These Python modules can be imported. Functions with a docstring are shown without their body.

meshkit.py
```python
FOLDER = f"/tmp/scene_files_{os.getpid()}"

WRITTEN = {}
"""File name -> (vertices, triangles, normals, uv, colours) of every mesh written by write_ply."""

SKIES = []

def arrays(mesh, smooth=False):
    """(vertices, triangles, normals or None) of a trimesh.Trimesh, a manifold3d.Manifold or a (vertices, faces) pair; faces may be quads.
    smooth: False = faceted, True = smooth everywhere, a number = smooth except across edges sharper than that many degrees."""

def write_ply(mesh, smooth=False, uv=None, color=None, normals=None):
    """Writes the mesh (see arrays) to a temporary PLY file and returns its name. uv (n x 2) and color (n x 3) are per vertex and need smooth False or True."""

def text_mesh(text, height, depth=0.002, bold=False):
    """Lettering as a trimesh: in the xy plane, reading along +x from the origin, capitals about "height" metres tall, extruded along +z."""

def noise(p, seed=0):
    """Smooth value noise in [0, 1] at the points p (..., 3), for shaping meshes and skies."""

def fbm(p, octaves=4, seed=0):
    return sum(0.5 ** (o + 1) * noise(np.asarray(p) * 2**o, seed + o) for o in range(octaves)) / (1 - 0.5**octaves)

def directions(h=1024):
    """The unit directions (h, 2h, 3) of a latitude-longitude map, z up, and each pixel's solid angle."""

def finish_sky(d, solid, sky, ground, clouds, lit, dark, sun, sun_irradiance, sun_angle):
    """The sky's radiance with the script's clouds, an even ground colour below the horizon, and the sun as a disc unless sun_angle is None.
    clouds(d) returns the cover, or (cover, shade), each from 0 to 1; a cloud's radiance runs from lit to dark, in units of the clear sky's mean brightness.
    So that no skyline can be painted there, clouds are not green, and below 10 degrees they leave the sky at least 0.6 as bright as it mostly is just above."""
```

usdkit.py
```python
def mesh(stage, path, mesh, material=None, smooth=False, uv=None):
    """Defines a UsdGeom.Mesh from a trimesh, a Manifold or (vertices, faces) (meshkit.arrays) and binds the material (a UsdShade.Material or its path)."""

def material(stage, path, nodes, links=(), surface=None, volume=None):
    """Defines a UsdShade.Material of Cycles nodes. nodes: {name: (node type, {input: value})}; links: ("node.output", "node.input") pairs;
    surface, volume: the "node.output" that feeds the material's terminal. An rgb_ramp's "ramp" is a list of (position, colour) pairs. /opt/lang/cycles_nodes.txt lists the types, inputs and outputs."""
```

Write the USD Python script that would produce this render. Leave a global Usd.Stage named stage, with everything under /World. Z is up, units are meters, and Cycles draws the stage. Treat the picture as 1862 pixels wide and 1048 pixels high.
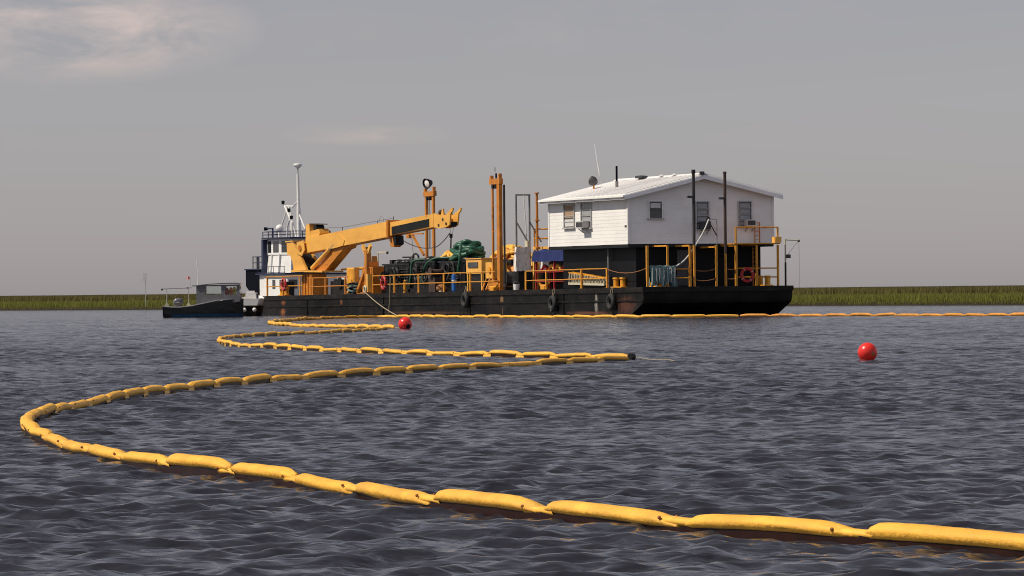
import math, random
import numpy as np, trimesh, manifold3d as m3, meshkit, usdkit
from pxr import Usd, UsdGeom, UsdLux, UsdShade, Gf, Sdf, Vt

stage = Usd.Stage.CreateInMemory()
UsdGeom.SetStageUpAxis(stage, UsdGeom.Tokens.z)
UsdGeom.SetStageMetersPerUnit(stage, 1.0)
WORLD = UsdGeom.Xform.Define(stage, '/World').GetPrim()
stage.SetDefaultPrim(WORLD)
UsdGeom.Scope.Define(stage, '/World/Looks')

# ------------------------------------------------------------------ camera, sky, sun
EYE = 1.5
FOCAL = 7660.0 / 1862 * 36
cam = UsdGeom.Camera.Define(stage, '/World/camera')
cam.CreateHorizontalApertureAttr(36.0)
cam.CreateVerticalApertureAttr(36.0 * 576 / 1024)
cam.CreateFocalLengthAttr(FOCAL)
cam.CreateClippingRangeAttr(Gf.Vec2f(0.5, 20000))
cam.CreateExposureAttr(0.0)
ROLL, PITCH = 0.0105, 3.5 / 7660
ops = UsdGeom.Xformable(cam)
ops.AddTranslateOp().Set(Gf.Vec3d(0, 0, EYE))
ops.AddRotateXOp().Set(90 + math.degrees(PITCH))
ops.AddRotateZOp().Set(-math.degrees(ROLL))

SUN_EL = math.radians(50)
SUN_H = (-0.978, -0.208)
SUN = np.array([SUN_H[0] * math.cos(SUN_EL), SUN_H[1] * math.cos(SUN_EL), math.sin(SUN_EL)])
SUN /= np.linalg.norm(SUN)
sun = UsdLux.DistantLight.Define(stage, '/World/sun')
sun.CreateIntensityAttr(1.2)
sun.CreateAngleAttr(0.53)
sun.CreateNormalizeAttr(True)
sun.CreateColorAttr(Gf.Vec3f(1.0, 0.91, 0.77))
_x = np.cross([0, 0, 1.0], SUN); _x /= np.linalg.norm(_x)
_y = np.cross(SUN, _x)
UsdGeom.Xformable(sun).AddTransformOp().Set(Gf.Matrix4d(*_x, 0, *_y, 0, *SUN, 0, 0, 0, 0, 1))

sky = UsdLux.DomeLight.Define(stage, '/World/sky')
sky.GetPrim().SetCustomDataByKey('label', 'hazy grey summer sky with a few faint warm clouds')
sky.GetPrim().SetCustomDataByKey('kind', 'structure')
SKY_STRENGTH = 0.067
skymat = usdkit.material(stage, '/World/Looks/sky', {
    'geo': ('geometry', {}),
    'sky': ('sky_texture', dict(sky_type='single_scattering', sun_disc=False, sun_elevation=float(SUN_EL),
                                sun_rotation=float(math.atan2(SUN[0], SUN[1])), altitude=0.0, air_density=1.0, aerosol_density=0.45, ozone_density=1.0)),
    'hsv': ('hsv', dict(saturation=0.33, value=1.0, fac=1.0)),
    'tint': ('mix', dict(mix_type='multiply', fac=1.0, color2=(0.985, 0.938, 1.015))),
    # streaky cloud pattern by direction
    'map': ('mapping', dict(scale=(30, 30, 85))),
    'n1': ('noise_texture', dict(scale=1.0, detail=7, roughness=0.62, distortion=0.4)),
    'r1': ('map_range', dict(from_min=0.40, from_max=0.62, clamp=True)),
    # two cloud banks
    'c1s': ('vector_math', dict(math_type='subtract', vector2=(-0.102, 1.0, 0.0625))),
    'c1m': ('vector_math', dict(math_type='multiply', vector2=(23.0, 0.0, 78.0))),
    'c1l': ('vector_math', dict(math_type='length')),
    'c1r': ('map_range', dict(from_min=1.05, from_max=0.4, clamp=True)),
    'c2s': ('vector_math', dict(math_type='subtract', vector2=(-0.032, 1.0, 0.0375))),
    'c2m': ('vector_math', dict(math_type='multiply', vector2=(42.0, 0.0, 330.0))),
    'c2l': ('vector_math', dict(math_type='length')),
    'c2r': ('map_range', dict(from_min=1.05, from_max=0.3, to_max=0.42, clamp=True)),
    'map3': ('mapping', dict(location=(3.1, 0, 0), scale=(3.5, 3.5, 14))),
    'n3': ('noise_texture', dict(scale=1.0, detail=4, roughness=0.5)),
    'r3': ('map_range', dict(from_min=0.58, from_max=0.8, to_max=0.18, clamp=True)),
    'mx': ('math', dict(math_type='maximum')), 'mx2': ('math', dict(math_type='maximum')),
    'mul': ('math', dict(math_type='multiply')), 'amt': ('math', dict(math_type='multiply', value2=0.85)),
    'lift': ('mix', dict(mix_type='multiply', fac=1.0, color2=(1.75, 1.45, 1.28))),
    'cl': ('mix', dict(mix_type='mix')),
    'bg': ('background_shader', dict(strength=SKY_STRENGTH)),
}, [('sky.color', 'hsv.color'), ('hsv.color', 'tint.color1'), ('geo.position', 'map.vector'), ('map.vector', 'n1.vector'), ('n1.fac', 'r1.value'),
    ('geo.position', 'c1s.vector1'), ('c1s.vector', 'c1m.vector1'), ('c1m.vector', 'c1l.vector1'), ('c1l.value', 'c1r.value'),
    ('geo.position', 'c2s.vector1'), ('c2s.vector', 'c2m.vector1'), ('c2m.vector', 'c2l.vector1'), ('c2l.value', 'c2r.value'),
    ('geo.position', 'map3.vector'), ('map3.vector', 'n3.vector'), ('n3.fac', 'r3.value'),
    ('c1r.result', 'mx.value1'), ('c2r.result', 'mx.value2'), ('mx.value', 'mx2.value1'), ('r3.result', 'mx2.value2'), ('mx2.value', 'mul.value1'), ('r1.result', 'mul.value2'),
    ('mul.value', 'amt.value1'), ('tint.color', 'lift.color1'), ('tint.color', 'cl.color1'), ('lift.color', 'cl.color2'), ('amt.value', 'cl.fac'),
    ('cl.color', 'bg.color')], surface='bg.background')
UsdShade.MaterialBindingAPI.Apply(sky.GetPrim()).Bind(skymat)

# ------------------------------------------------------------------ materials
MATS = {}
def paint(name, col, rough=0.5, var=0.18, scale=2.0, rust=0.0, rust_col=(0.16, 0.055, 0.02), stretch=(1, 1, 1), spec=0.4, metallic=0.0, bump=0.0, grime=None, grime_amt=0.0, spots=()):
    """Weathered paint or cloth: broad tone variation, fine grain, optional rust patches and pale or dark scuffs."""
    c = np.array(col, float)
    nodes = {
        'geo': ('geometry', {}), 'map': ('mapping', dict(scale=stretch)),
        'n1': ('noise_texture', dict(scale=scale, detail=5, roughness=0.6)),
        'ramp': ('rgb_ramp', {'ramp': [(0.3, tuple(c * (1 - var))), (0.7, tuple(np.minimum(c * (1 + 0.55 * var), 0.95)))]}),
        'n2': ('noise_texture', dict(scale=scale * 2.3, detail=8, roughness=0.72)),
        'rr': ('map_range', dict(from_min=0.72 - 0.3 * rust, from_max=0.80 - 0.22 * rust, to_max=min(1.0, rust * 1.6), clamp=True)),
        'mixr': ('mix', dict(mix_type='mix', color2=rust_col)),
        'p': ('principled_bsdf', dict(roughness=rough, specular_ior_level=spec, metallic=metallic)),
    }
    links = [('geo.position', 'map.vector'), ('map.vector', 'n1.vector'), ('map.vector', 'n2.vector'), ('n1.fac', 'ramp.fac'), ('n2.fac', 'rr.value'),
             ('rr.result', 'mixr.fac'), ('ramp.color', 'mixr.color1')]
    out = 'mixr.color'
    if grime is not None:
        nodes['gm'] = ('mapping', dict(scale=(0.35 * stretch[0], 0.35 * stretch[1], 1.6 * max(stretch[2], 0.4)), location=(7.3, 1.1, 2.2)))
        nodes['n3'] = ('noise_texture', dict(scale=scale * 1.7, detail=7, roughness=0.7))
        nodes['gr'] = ('map_range', dict(from_min=0.46, from_max=0.7, to_max=grime_amt, clamp=True))
        nodes['mixg'] = ('mix', dict(mix_type='mix', color2=grime))
        links += [('geo.position', 'gm.vector'), ('gm.vector', 'n3.vector'), ('n3.fac', 'gr.value'), ('gr.result', 'mixg.fac'), (out, 'mixg.color1')]
        out = 'mixg.color'
    for k, (cen, rad, scol, amt) in enumerate(spots):     # stains with a place of their own
        a = f's{k}'
        nodes[a + 's'] = ('vector_math', dict(math_type='subtract', vector2=tuple(map(float, cen))))
        nodes[a + 'd'] = ('vector_math', dict(math_type='divide', vector2=tuple(map(float, rad))))
        nodes[a + 'l'] = ('vector_math', dict(math_type='length'))
        nodes[a + 'm'] = ('mapping', dict(scale=(2.2, 2.2, 0.9), location=(k * 3.3, 0, 0)))
        nodes[a + 'n'] = ('noise_texture', dict(scale=2.6, detail=6, roughness=0.65))
        nodes[a + 'a'] = ('math', dict(math_type='multiply_add', value2=1.6))
        nodes[a + 'r'] = ('map_range', dict(from_min=1.75, from_max=1.15, to_max=amt, clamp=True))
        nodes[a + 'x'] = ('mix', dict(mix_type='mix', color2=scol))
        links += [('geo.position', a + 's.vector1'), (a + 's.vector', a + 'd.vector1'), (a + 'd.vector', a + 'l.vector1'), ('geo.position', a + 'm.vector'), (a + 'm.vector', a + 'n.vector'),
                  (a + 'n.fac', a + 'a.value1'), (a + 'l.value', a + 'a.value3'), (a + 'a.value', a + 'r.value'), (a + 'r.result', a + 'x.fac'), (out, a + 'x.color1')]
        out = a + 'x.color'
    links.append((out, 'p.base_color'))
    if bump:
        nodes['nb'] = ('noise_texture', dict(scale=scale * 6, detail=5, roughness=0.65))
        nodes['b'] = ('bump', dict(strength=0.6, distance=bump))
        links += [('geo.position', 'nb.vector'), ('nb.fac', 'b.height'), ('b.normal', 'p.normal')]
    MATS[name] = usdkit.material(stage, '/World/Looks/' + name, nodes, links, surface='p.BSDF')
    return MATS[name]

paint('crane_yellow', (0.77, 0.40, 0.075), rough=0.42, var=0.14, scale=0.8, grime=(0.42, 0.19, 0.04), grime_amt=0.3, rust=0.33, rust_col=(0.22, 0.07, 0.015))
paint('rail_yellow', (0.60, 0.26, 0.025), rough=0.5, var=0.25, scale=2.5, rust=0.5, rust_col=(0.18, 0.06, 0.018))
paint('deck_yellow', (0.68, 0.30, 0.02), rough=0.5, var=0.25, scale=2.0, rust=0.4)
paint('tower_orange', (0.52, 0.19, 0.022), rough=0.5, var=0.28, scale=1.4, rust=0.5, rust_col=(0.15, 0.045, 0.015))
def hull_at(u, z): return (6.927 - 0.3746 * u, 222.0 + 0.9272 * u, z)
HULL_STAINS = [(hull_at(2.3, 0.6), (1.0, 1.7, 0.62), (0.085, 0.034, 0.022), 0.85), (hull_at(6.4, 0.75), (0.16, 0.30, 1.0), (0.30, 0.275, 0.25), 0.85), (hull_at(7.5, 0.2), (2.2, 4.6, 0.13), (0.13, 0.055, 0.035), 0.8),
    (hull_at(58.6, 0.98), (0.32, 0.75, 0.42), (0.24, 0.085, 0.03), 0.95), (hull_at(58.7, 0.22), (0.36, 0.85, 0.32), (0.24, 0.085, 0.03), 0.95), (hull_at(47.3, 0.9), (0.16, 0.4, 0.42), (0.2, 0.075, 0.03), 0.8),
    (hull_at(20.1, 1.0), (0.15, 0.36, 0.35), (0.22, 0.12, 0.06), 0.85), (hull_at(20.0, 0.25), (0.05, 0.12, 0.35), (0.22, 0.11, 0.05), 0.8), (hull_at(33.0, 0.2), (5.0, 12.0, 0.10), (0.09, 0.045, 0.03), 0.6)]
paint('hull_black', (0.006, 0.0056, 0.005), spec=0.14, rough=0.5, var=0.5, scale=0.9, rust=0.5, rust_col=(0.045, 0.021, 0.012), stretch=(1, 1, 0.35), grime=(0.026, 0.021, 0.017), grime_amt=0.55, bump=0.012, spots=HULL_STAINS)
paint('hull_strake', (0.011, 0.010, 0.009), spec=0.15, rough=0.6, var=0.5, scale=1.5, rust=0.35, rust_col=(0.09, 0.04, 0.022), grime=(0.055, 0.047, 0.04), grime_amt=0.4)
paint('dull_rust', (0.040, 0.019, 0.014), rough=0.7, var=0.5, scale=2.5, grime=(0.015, 0.012, 0.01), grime_amt=0.8)
paint('rust_stain', (0.17, 0.062, 0.024), rough=0.8, var=0.45, scale=4, grime=(0.04, 0.025, 0.02), grime_amt=0.6)
paint('pale_stain', (0.15, 0.135, 0.125), rough=0.8, var=0.5, scale=5, grime=(0.06, 0.055, 0.05), grime_amt=0.7)
paint('deck_steel', (0.055, 0.05, 0.046), rough=0.75, var=0.4, scale=1.0, rust=0.4)
paint('black_steel', (0.008, 0.008, 0.009), spec=0.25, rough=0.5, var=0.5, scale=1.2, rust=0.12)
paint('black_wall', (0.005, 0.005, 0.006), spec=0.15, rough=0.55, var=0.4, scale=0.7, rust=0.0)
paint('dark_machine', (0.009, 0.010, 0.010), spec=0.3, rough=0.4, var=0.6, scale=3.0, rust=0.15, grime=(0.035, 0.032, 0.03), grime_amt=0.35)
paint('charcoal_panel', (0.008, 0.010, 0.009), spec=0.25, rough=0.5, var=0.4, scale=2)
paint('white_siding', (0.80, 0.785, 0.76), rough=0.55, var=0.07, scale=0.8, grime=(0.60, 0.57, 0.53), grime_amt=0.35)
paint('white_roof', (0.82, 0.80, 0.78), rough=0.45, var=0.06, scale=0.6, grime=(0.58, 0.55, 0.52), grime_amt=0.3)
paint('white_trim', (0.80, 0.785, 0.76), rough=0.45, var=0.08, scale=2.0, grime=(0.5, 0.46, 0.42), grime_amt=0.25)
paint('white_paint', (0.78, 0.775, 0.76), rough=0.4, var=0.08, scale=1.6, rust=0.1, grime=(0.5, 0.45, 0.4), grime_amt=0.25)
paint('navy_paint', (0.012, 0.018, 0.055), rough=0.4, var=0.3, scale=2)
paint('navy_panel', (0.002, 0.0026, 0.007), spec=0.05, rough=0.6, var=0.4, scale=1.4)
paint('blue_tarp', (0.006, 0.016, 0.10), rough=0.5, var=0.35, scale=3, bump=0.02)
paint('blue_plastic', (0.03, 0.14, 0.45), rough=0.35, var=0.15, scale=3)
paint('grey_steel', (0.20, 0.20, 0.195), rough=0.5, var=0.3, scale=2.5, rust=0.2)
paint('dark_grey', (0.05, 0.05, 0.052), rough=0.5, var=0.4, scale=3)
paint('brown_pipe', (0.055, 0.032, 0.025), rough=0.6, var=0.4, scale=2, rust=0.45, rust_col=(0.10, 0.04, 0.022))
paint('dark_pipe', (0.035, 0.030, 0.030), rough=0.55, var=0.4, scale=2, rust=0.2, rust_col=(0.07, 0.035, 0.02))
paint('green_hose', (0.016, 0.085, 0.047), rough=0.42, var=0.45, scale=5, grime=(0.09, 0.2, 0.14), grime_amt=0.4)
paint('boom_fabric_yellow', (0.83, 0.435, 0.05), rough=0.6, var=0.2, scale=3, rust=0.16, rust_col=(0.42, 0.17, 0.03), bump=0.022, grime=(0.60, 0.30, 0.05), grime_amt=0.5)
paint('boom_fabric_gold', (0.79, 0.42, 0.055), rough=0.6, var=0.24, scale=3.4, rust=0.22, rust_col=(0.36, 0.13, 0.025), bump=0.022, grime=(0.55, 0.26, 0.04), grime_amt=0.55)
paint('boom_fabric_stained', (0.60, 0.26, 0.04), rough=0.65, var=0.32, scale=4, rust=0.45, rust_col=(0.22, 0.06, 0.02), bump=0.012)
paint('boom_connector', (0.83, 0.45, 0.06), rough=0.5, var=0.2, scale=8, rust=0.3, rust_col=(0.36, 0.12, 0.03))
paint('wet_skirt', (0.022, 0.007, 0.004), rough=0.4, var=0.4, scale=6, spec=0.2)
paint('grommet_brown', (0.30, 0.11, 0.025), rough=0.6, var=0.3, scale=10)
paint('heap_yellow', (0.75, 0.43, 0.07), rough=0.55, var=0.3, scale=2.5, rust=0.25, rust_col=(0.35, 0.12, 0.03))
paint('buoy_red', (0.74, 0.028, 0.02), rough=0.28, var=0.12, scale=5, spec=0.5, grime=(0.5, 0.03, 0.02), grime_amt=0.4)
paint('ring_red', (0.42, 0.022, 0.022), rough=0.45, var=0.2, scale=6)
paint('red_paint', (0.32, 0.02, 0.018), rough=0.5, var=0.3, scale=4)
paint('rubber', (0.018, 0.018, 0.019), rough=0.75, var=0.4, scale=5, grime=(0.07, 0.065, 0.06), grime_amt=0.4)
paint('rope_tan', (0.36, 0.29, 0.19), rough=0.85, var=0.3, scale=9)
paint('rope_orange', (0.30, 0.13, 0.05), rough=0.85, var=0.3, scale=9)
paint('hose_white', (0.62, 0.60, 0.56), rough=0.6, var=0.25, scale=8)
paint('net_teal', (0.11, 0.20, 0.21), rough=0.85, var=0.5, scale=9, grime=(0.36, 0.42, 0.38), grime_amt=0.5)
paint('bag_white', (0.72, 0.70, 0.66), rough=0.75, var=0.18, scale=4, bump=0.02)
paint('boat_grey', (0.19, 0.19, 0.205), rough=0.45, var=0.18, scale=2.5, grime=(0.07, 0.07, 0.07), grime_amt=0.35)
paint('boat_hull', (0.016, 0.018, 0.017), rough=0.4, var=0.4, scale=2.0, grime=(0.06, 0.055, 0.045), grime_amt=0.45)
paint('boat_blue', (0.012, 0.045, 0.085), rough=0.35, var=0.35, scale=3)
paint('boat_inside', (0.50, 0.44, 0.33), rough=0.6, var=0.25, scale=4)
paint('outboard_grey', (0.10, 0.10, 0.125), rough=0.3, var=0.15, scale=4)
paint('vest_orange', (0.88, 0.22, 0.03), rough=0.7, var=0.2, scale=9)
paint('vest_yellow', (0.92, 0.72, 0.13), rough=0.7, var=0.2, scale=9)
paint('flag_pink', (0.75, 0.28, 0.28), rough=0.8, var=0.2, scale=9)
paint('mud', (0.022, 0.017, 0.011), spec=0.15, rough=0.7, var=0.4, scale=0.5)
paint('marsh_soil', (0.055, 0.05, 0.022), rough=0.9, var=0.4, scale=0.2)
paint('curtain_tan', (0.34, 0.23, 0.15), rough=0.85, var=0.12, scale=8)
paint('blind_grey', (0.58, 0.57, 0.56), rough=0.7, var=0.15, scale=8)
paint('frame_grey', (0.42, 0.41, 0.40), rough=0.5, var=0.2, scale=8)
paint('louvre_grey', (0.30, 0.31, 0.32), rough=0.4, var=0.2, scale=6)
paint('lens_white', (0.85, 0.84, 0.82), rough=0.15, var=0.05, scale=8)
paint('gangway_alu', (0.55, 0.50, 0.36), rough=0.45, var=0.2, scale=4)

def simple(name, **kw):
    MATS[name] = usdkit.material(stage, '/World/Looks/' + name, {'p': ('principled_bsdf', kw)}, [], surface='p.BSDF')
MATS['dark_glass'] = usdkit.material(stage, '/World/Looks/dark_glass', {
    'geo': ('geometry', {}), 'n': ('noise_texture', dict(scale=1.4, detail=3)),
    'r': ('rgb_ramp', {'ramp': [(0.35, (0.012, 0.013, 0.015)), (0.7, (0.05, 0.052, 0.055))]}),
    'p': ('principled_bsdf', dict(roughness=0.06, specular_ior_level=0.7))}, [('geo.position', 'n.vector'), ('n.fac', 'r.fac'), ('r.color', 'p.base_color')], surface='p.BSDF')
MATS['clear_pane'] = usdkit.material(stage, '/World/Looks/clear_pane', {
    't': ('transparent_bsdf', dict(color=(0.93, 0.95, 0.94))), 'g': ('glossy_bsdf', dict(color=(0.9, 0.9, 0.9), roughness=0.04)),
    'f': ('fresnel', dict(IOR=1.45)), 'm': ('mix_closure', {})}, [('f.fac', 'm.fac'), ('t.BSDF', 'm.closure1'), ('g.BSDF', 'm.closure2')], surface='m.closure')

def grass_mat(name, stops):
    MATS[name] = usdkit.material(stage, '/World/Looks/' + name, {
        'geo': ('geometry', {}), 'n': ('noise_texture', dict(scale=0.11, detail=4, roughness=0.6)),
        'add': ('math', dict(math_type='multiply_add', value2=0.45)), 'nn': ('map_range', dict(from_min=0.3, from_max=0.7, to_max=0.55, clamp=True)),
        'r': ('rgb_ramp', {'ramp': stops}),
        'd': ('diffuse_bsdf', {}), 't': ('translucent_bsdf', {}), 'm': ('mix_closure', dict(fac=0.45))},
        [('geo.random_per_island', 'add.value1'), ('geo.position', 'n.vector'), ('n.fac', 'nn.value'), ('nn.result', 'add.value3'), ('add.value', 'r.fac'),
         ('r.color', 'd.color'), ('r.color', 't.color'), ('d.BSDF', 'm.closure1'), ('t.BSDF', 'm.closure2')], surface='m.closure')
grass_mat('grass_green', [(0.0, (0.19, 0.195, 0.05)), (0.45, (0.215, 0.22, 0.055)), (0.8, (0.24, 0.23, 0.062)), (1.0, (0.26, 0.215, 0.075))])
grass_mat('grass_brown', [(0.0, (0.15, 0.13, 0.048)), (0.5, (0.18, 0.158, 0.056)), (1.0, (0.21, 0.175, 0.065))])

MATS['water'] = usdkit.material(stage, '/World/Looks/water', {
    'geo': ('geometry', {}),
    'm1': ('mapping', dict(scale=(1.0, 1.35, 1.0), rotation=(0, 0, 0.25))),
    'n1': ('noise_texture', dict(scale=4.2, detail=2, roughness=0.5, distortion=0.3)),
    'n2': ('noise_texture', dict(scale=1.3, detail=3, roughness=0.55, distortion=0.3)),
    'ad': ('math', dict(math_type='multiply_add', value2=0.24)),
    'b': ('bump', dict(strength=1.0, distance=0.13)),
    'p': ('principled_bsdf', dict(base_color=(0.025, 0.0255, 0.034), roughness=0.12, ior=1.333, specular_ior_level=0.5)),
}, [('geo.position', 'm1.vector'), ('m1.vector', 'n1.vector'), ('m1.vector', 'n2.vector'), ('n1.fac', 'ad.value1'), ('n2.fac', 'ad.value3'), ('ad.value', 'b.height'), ('b.normal', 'p.normal')], surface='p.BSDF')

# ------------------------------------------------------------------ helpers
USED = {}
def numbered(parent, name):
    key = parent + '/' + name
    n = USED.get(key, 0); USED[key] = n + 1
    return key if n == 0 else f'{key}_{n:03d}'

class Thing:
    def __init__(s, name, label=None, cat=None, at=(0, 0, 0), group=None, kind=None):
        s.path = numbered('/World', name); s.at = np.array(at, float)
        x = UsdGeom.Xform.Define(stage, s.path); s.prim = x.GetPrim()
        x.AddTranslateOp().Set(Gf.Vec3d(*map(float, at)))
        mark(s.prim, label, cat, group, kind)
def mark(p, label=None, cat=None, group=None, kind=None):
    for k, v in (('label', label), ('category', cat), ('group', group), ('kind', kind)):
        if v: p.SetCustomDataByKey(k, v)
def copy_of(t, at, label, group=None):
    name = t.path.split('/')[-1]
    path = numbered('/World', name)
    x = UsdGeom.Xform.Define(stage, path); p = x.GetPrim()
    p.GetReferences().AddInternalReference(t.path)
    UsdGeom.Xformable(p).GetOrderedXformOps()[0].Set(Gf.Vec3d(*map(float, at)))
    p.SetInstanceable(True)
    mark(p, label, t.prim.GetCustomDataByKey('category'), group or t.prim.GetCustomDataByKey('group'))
    return p

BOX_F = np.array([[0, 1, 3, 2], [4, 6, 7, 5], [0, 4, 5, 1], [2, 3, 7, 6], [0, 2, 6, 4], [1, 5, 7, 3]])
class MB:
    """Collects shapes (world coordinates) and makes them one mesh."""
    def __init__(s): s.V = []; s.F = []; s.n = 0
    def add(s, v, f):
        v = np.asarray(v, float); f = np.asarray(f, int)
        if f.shape[1] == 4: f = np.vstack([f[:, [0, 1, 2]], f[:, [0, 2, 3]]])
        s.V.append(v); s.F.append(f + s.n); s.n += len(v); return s
    def corners(s, c):   # 8 corners ordered by bits x y z
        m = trimesh.Trimesh(np.asarray(c, float), np.vstack([BOX_F[:, [0, 1, 2]], BOX_F[:, [0, 2, 3]]]), process=False)
        if m.volume < 0: m.invert()
        return s.add(m.vertices, m.faces)
    def bb(s, u0, u1, v0, v1, h0, h1):   # box in barge coordinates
        z = deck((u0 + u1) / 2)
        return s.corners([(*UV(u, v), z + h) for u in (u0, u1) for v in (v0, v1) for h in (h0, h1)])
    def wb(s, x0, x1, y0, y1, z0, z1):
        return s.corners([(x, y, z) for x in (x0, x1) for y in (y0, y1) for z in (z0, z1)])
    def beam(s, p, q, w, d=None, up=(0, 0, 1)):
        p, q = np.array(p, float), np.array(q, float); d = d or w
        t = (q - p) / np.linalg.norm(q - p); up = np.array(up, float)
        if abs(t @ up) > 0.95: up = np.array([*E_U, 0.0])
        a = np.cross(t, up); a /= np.linalg.norm(a); b = np.cross(a, t)
        return s.corners([o + i * a * w / 2 + j * b * d / 2 for o in (p, q) for i in (-1, 1) for j in (-1, 1)])
    def tube(s, pts, r, n=7, closed=False):
        p = np.asarray(pts, float); r = np.broadcast_to(r, (len(p),))
        t = (np.roll(p, -1, 0) - np.roll(p, 1, 0)) if closed else np.gradient(p, axis=0)
        t /= np.linalg.norm(t, axis=1, keepdims=True) + 1e-12
        ref = np.where(np.abs(t[:, 2:]) < 0.9, [0, 0, 1.0], [*E_U, 0.0])
        a = np.cross(t, ref); a /= np.linalg.norm(a, axis=1, keepdims=True) + 1e-12
        b = np.cross(a, t)
        th = np.arange(n) * 2 * np.pi / n
        v = p[:, None] + r[:, None, None] * (np.cos(th)[None, :, None] * a[:, None] + np.sin(th)[None, :, None] * b[:, None])
        m = len(p); k = m if closed else m - 1
        i, j = np.meshgrid(np.arange(k), np.arange(n), indexing='ij'); i2 = (i + 1) % m
        f = np.stack([i * n + j, i * n + (j + 1) % n, i2 * n + (j + 1) % n, i2 * n + j], -1).reshape(-1, 4)
        v = v.reshape(-1, 3)
        f = np.vstack([f[:, [0, 1, 2]], f[:, [0, 2, 3]]])
        if not closed:
            v = np.vstack([v, p[0], p[-1]]); c0, c1 = m * n, m * n + 1
            jj = np.arange(n)
            f = np.vstack([f, np.stack([np.full(n, c0), (jj + 1) % n, jj], 1), np.stack([np.full(n, c1), (m - 1) * n + jj, (m - 1) * n + (jj + 1) % n], 1)])
        mm = trimesh.Trimesh(v, f, process=False)
        if mm.volume < 0: f = f[:, ::-1]
        return s.add(v, f)
    def cyl(s, p, q, r, n=10, r2=None): return s.tube([p, q], [r, r if r2 is None else r2], n)
    def prism(s, poly, o, ax, ay, nrm, w0, w1):   # polygon (a,b) -> o + a ax + b ay, from w0 to w1 along nrm
        poly = np.asarray(poly, float)
        x, y = poly[:, 0], poly[:, 1]
        if (x * np.roll(y, -1) - y * np.roll(x, -1)).sum() < 0: poly = poly[::-1]
        m = m3.CrossSection([poly]).extrude(1.0).to_mesh()
        v = np.array(m.vert_properties)[:, :3]; f = np.array(m.tri_verts)
        P = np.asarray(o, float) + v[:, :1] * np.asarray(ax, float) + v[:, 1:2] * np.asarray(ay, float) + (w0 + v[:, 2:3] * (w1 - w0)) * np.asarray(nrm, float)
        mm = trimesh.Trimesh(P, f, process=False)
        if mm.volume < 0: mm.invert()
        return s.add(mm.vertices, mm.faces)
    def prism_uh(s, poly, v0, v1):     # side profile (u, h) from v0 to v1
        z = deck(np.mean([p[0] for p in poly]))
        return s.prism(poly, (*UV(0, 0), z), (*E_U, 0), (0, 0, 1), (*E_V, 0), v0, v1)
    def prism_vh(s, poly, u0, u1):
        z = deck((u0 + u1) / 2)
        return s.prism(poly, (*UV(0, 0), z), (*E_V, 0), (0, 0, 1), (*E_U, 0), u0, u1)
    def lathe(s, prof, o, n=20, axis=(0, 0, 1)):
        ax = np.array(axis, float); ax /= np.linalg.norm(ax)
        a = np.cross(ax, [0, 1, 0.1]); a /= np.linalg.norm(a); b = np.cross(ax, a)
        th = np.arange(n) * 2 * np.pi / n
        pr = np.asarray(prof, float)
        v = np.asarray(o, float) + pr[:, None, 1:2] * ax + pr[:, None, 0:1] * (np.cos(th)[None, :, None] * a + np.sin(th)[None, :, None] * b)
        m = len(pr); i, j = np.meshgrid(np.arange(m - 1), np.arange(n), indexing='ij')
        f = np.stack([i * n + j, i * n + (j + 1) % n, (i + 1) * n + (j + 1) % n, (i + 1) * n + j], -1).reshape(-1, 4)
        f = np.vstack([f[:, [0, 1, 2]], f[:, [0, 2, 3]]]); v = v.reshape(-1, 3)
        mm = trimesh.Trimesh(v, f, process=False)
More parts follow.
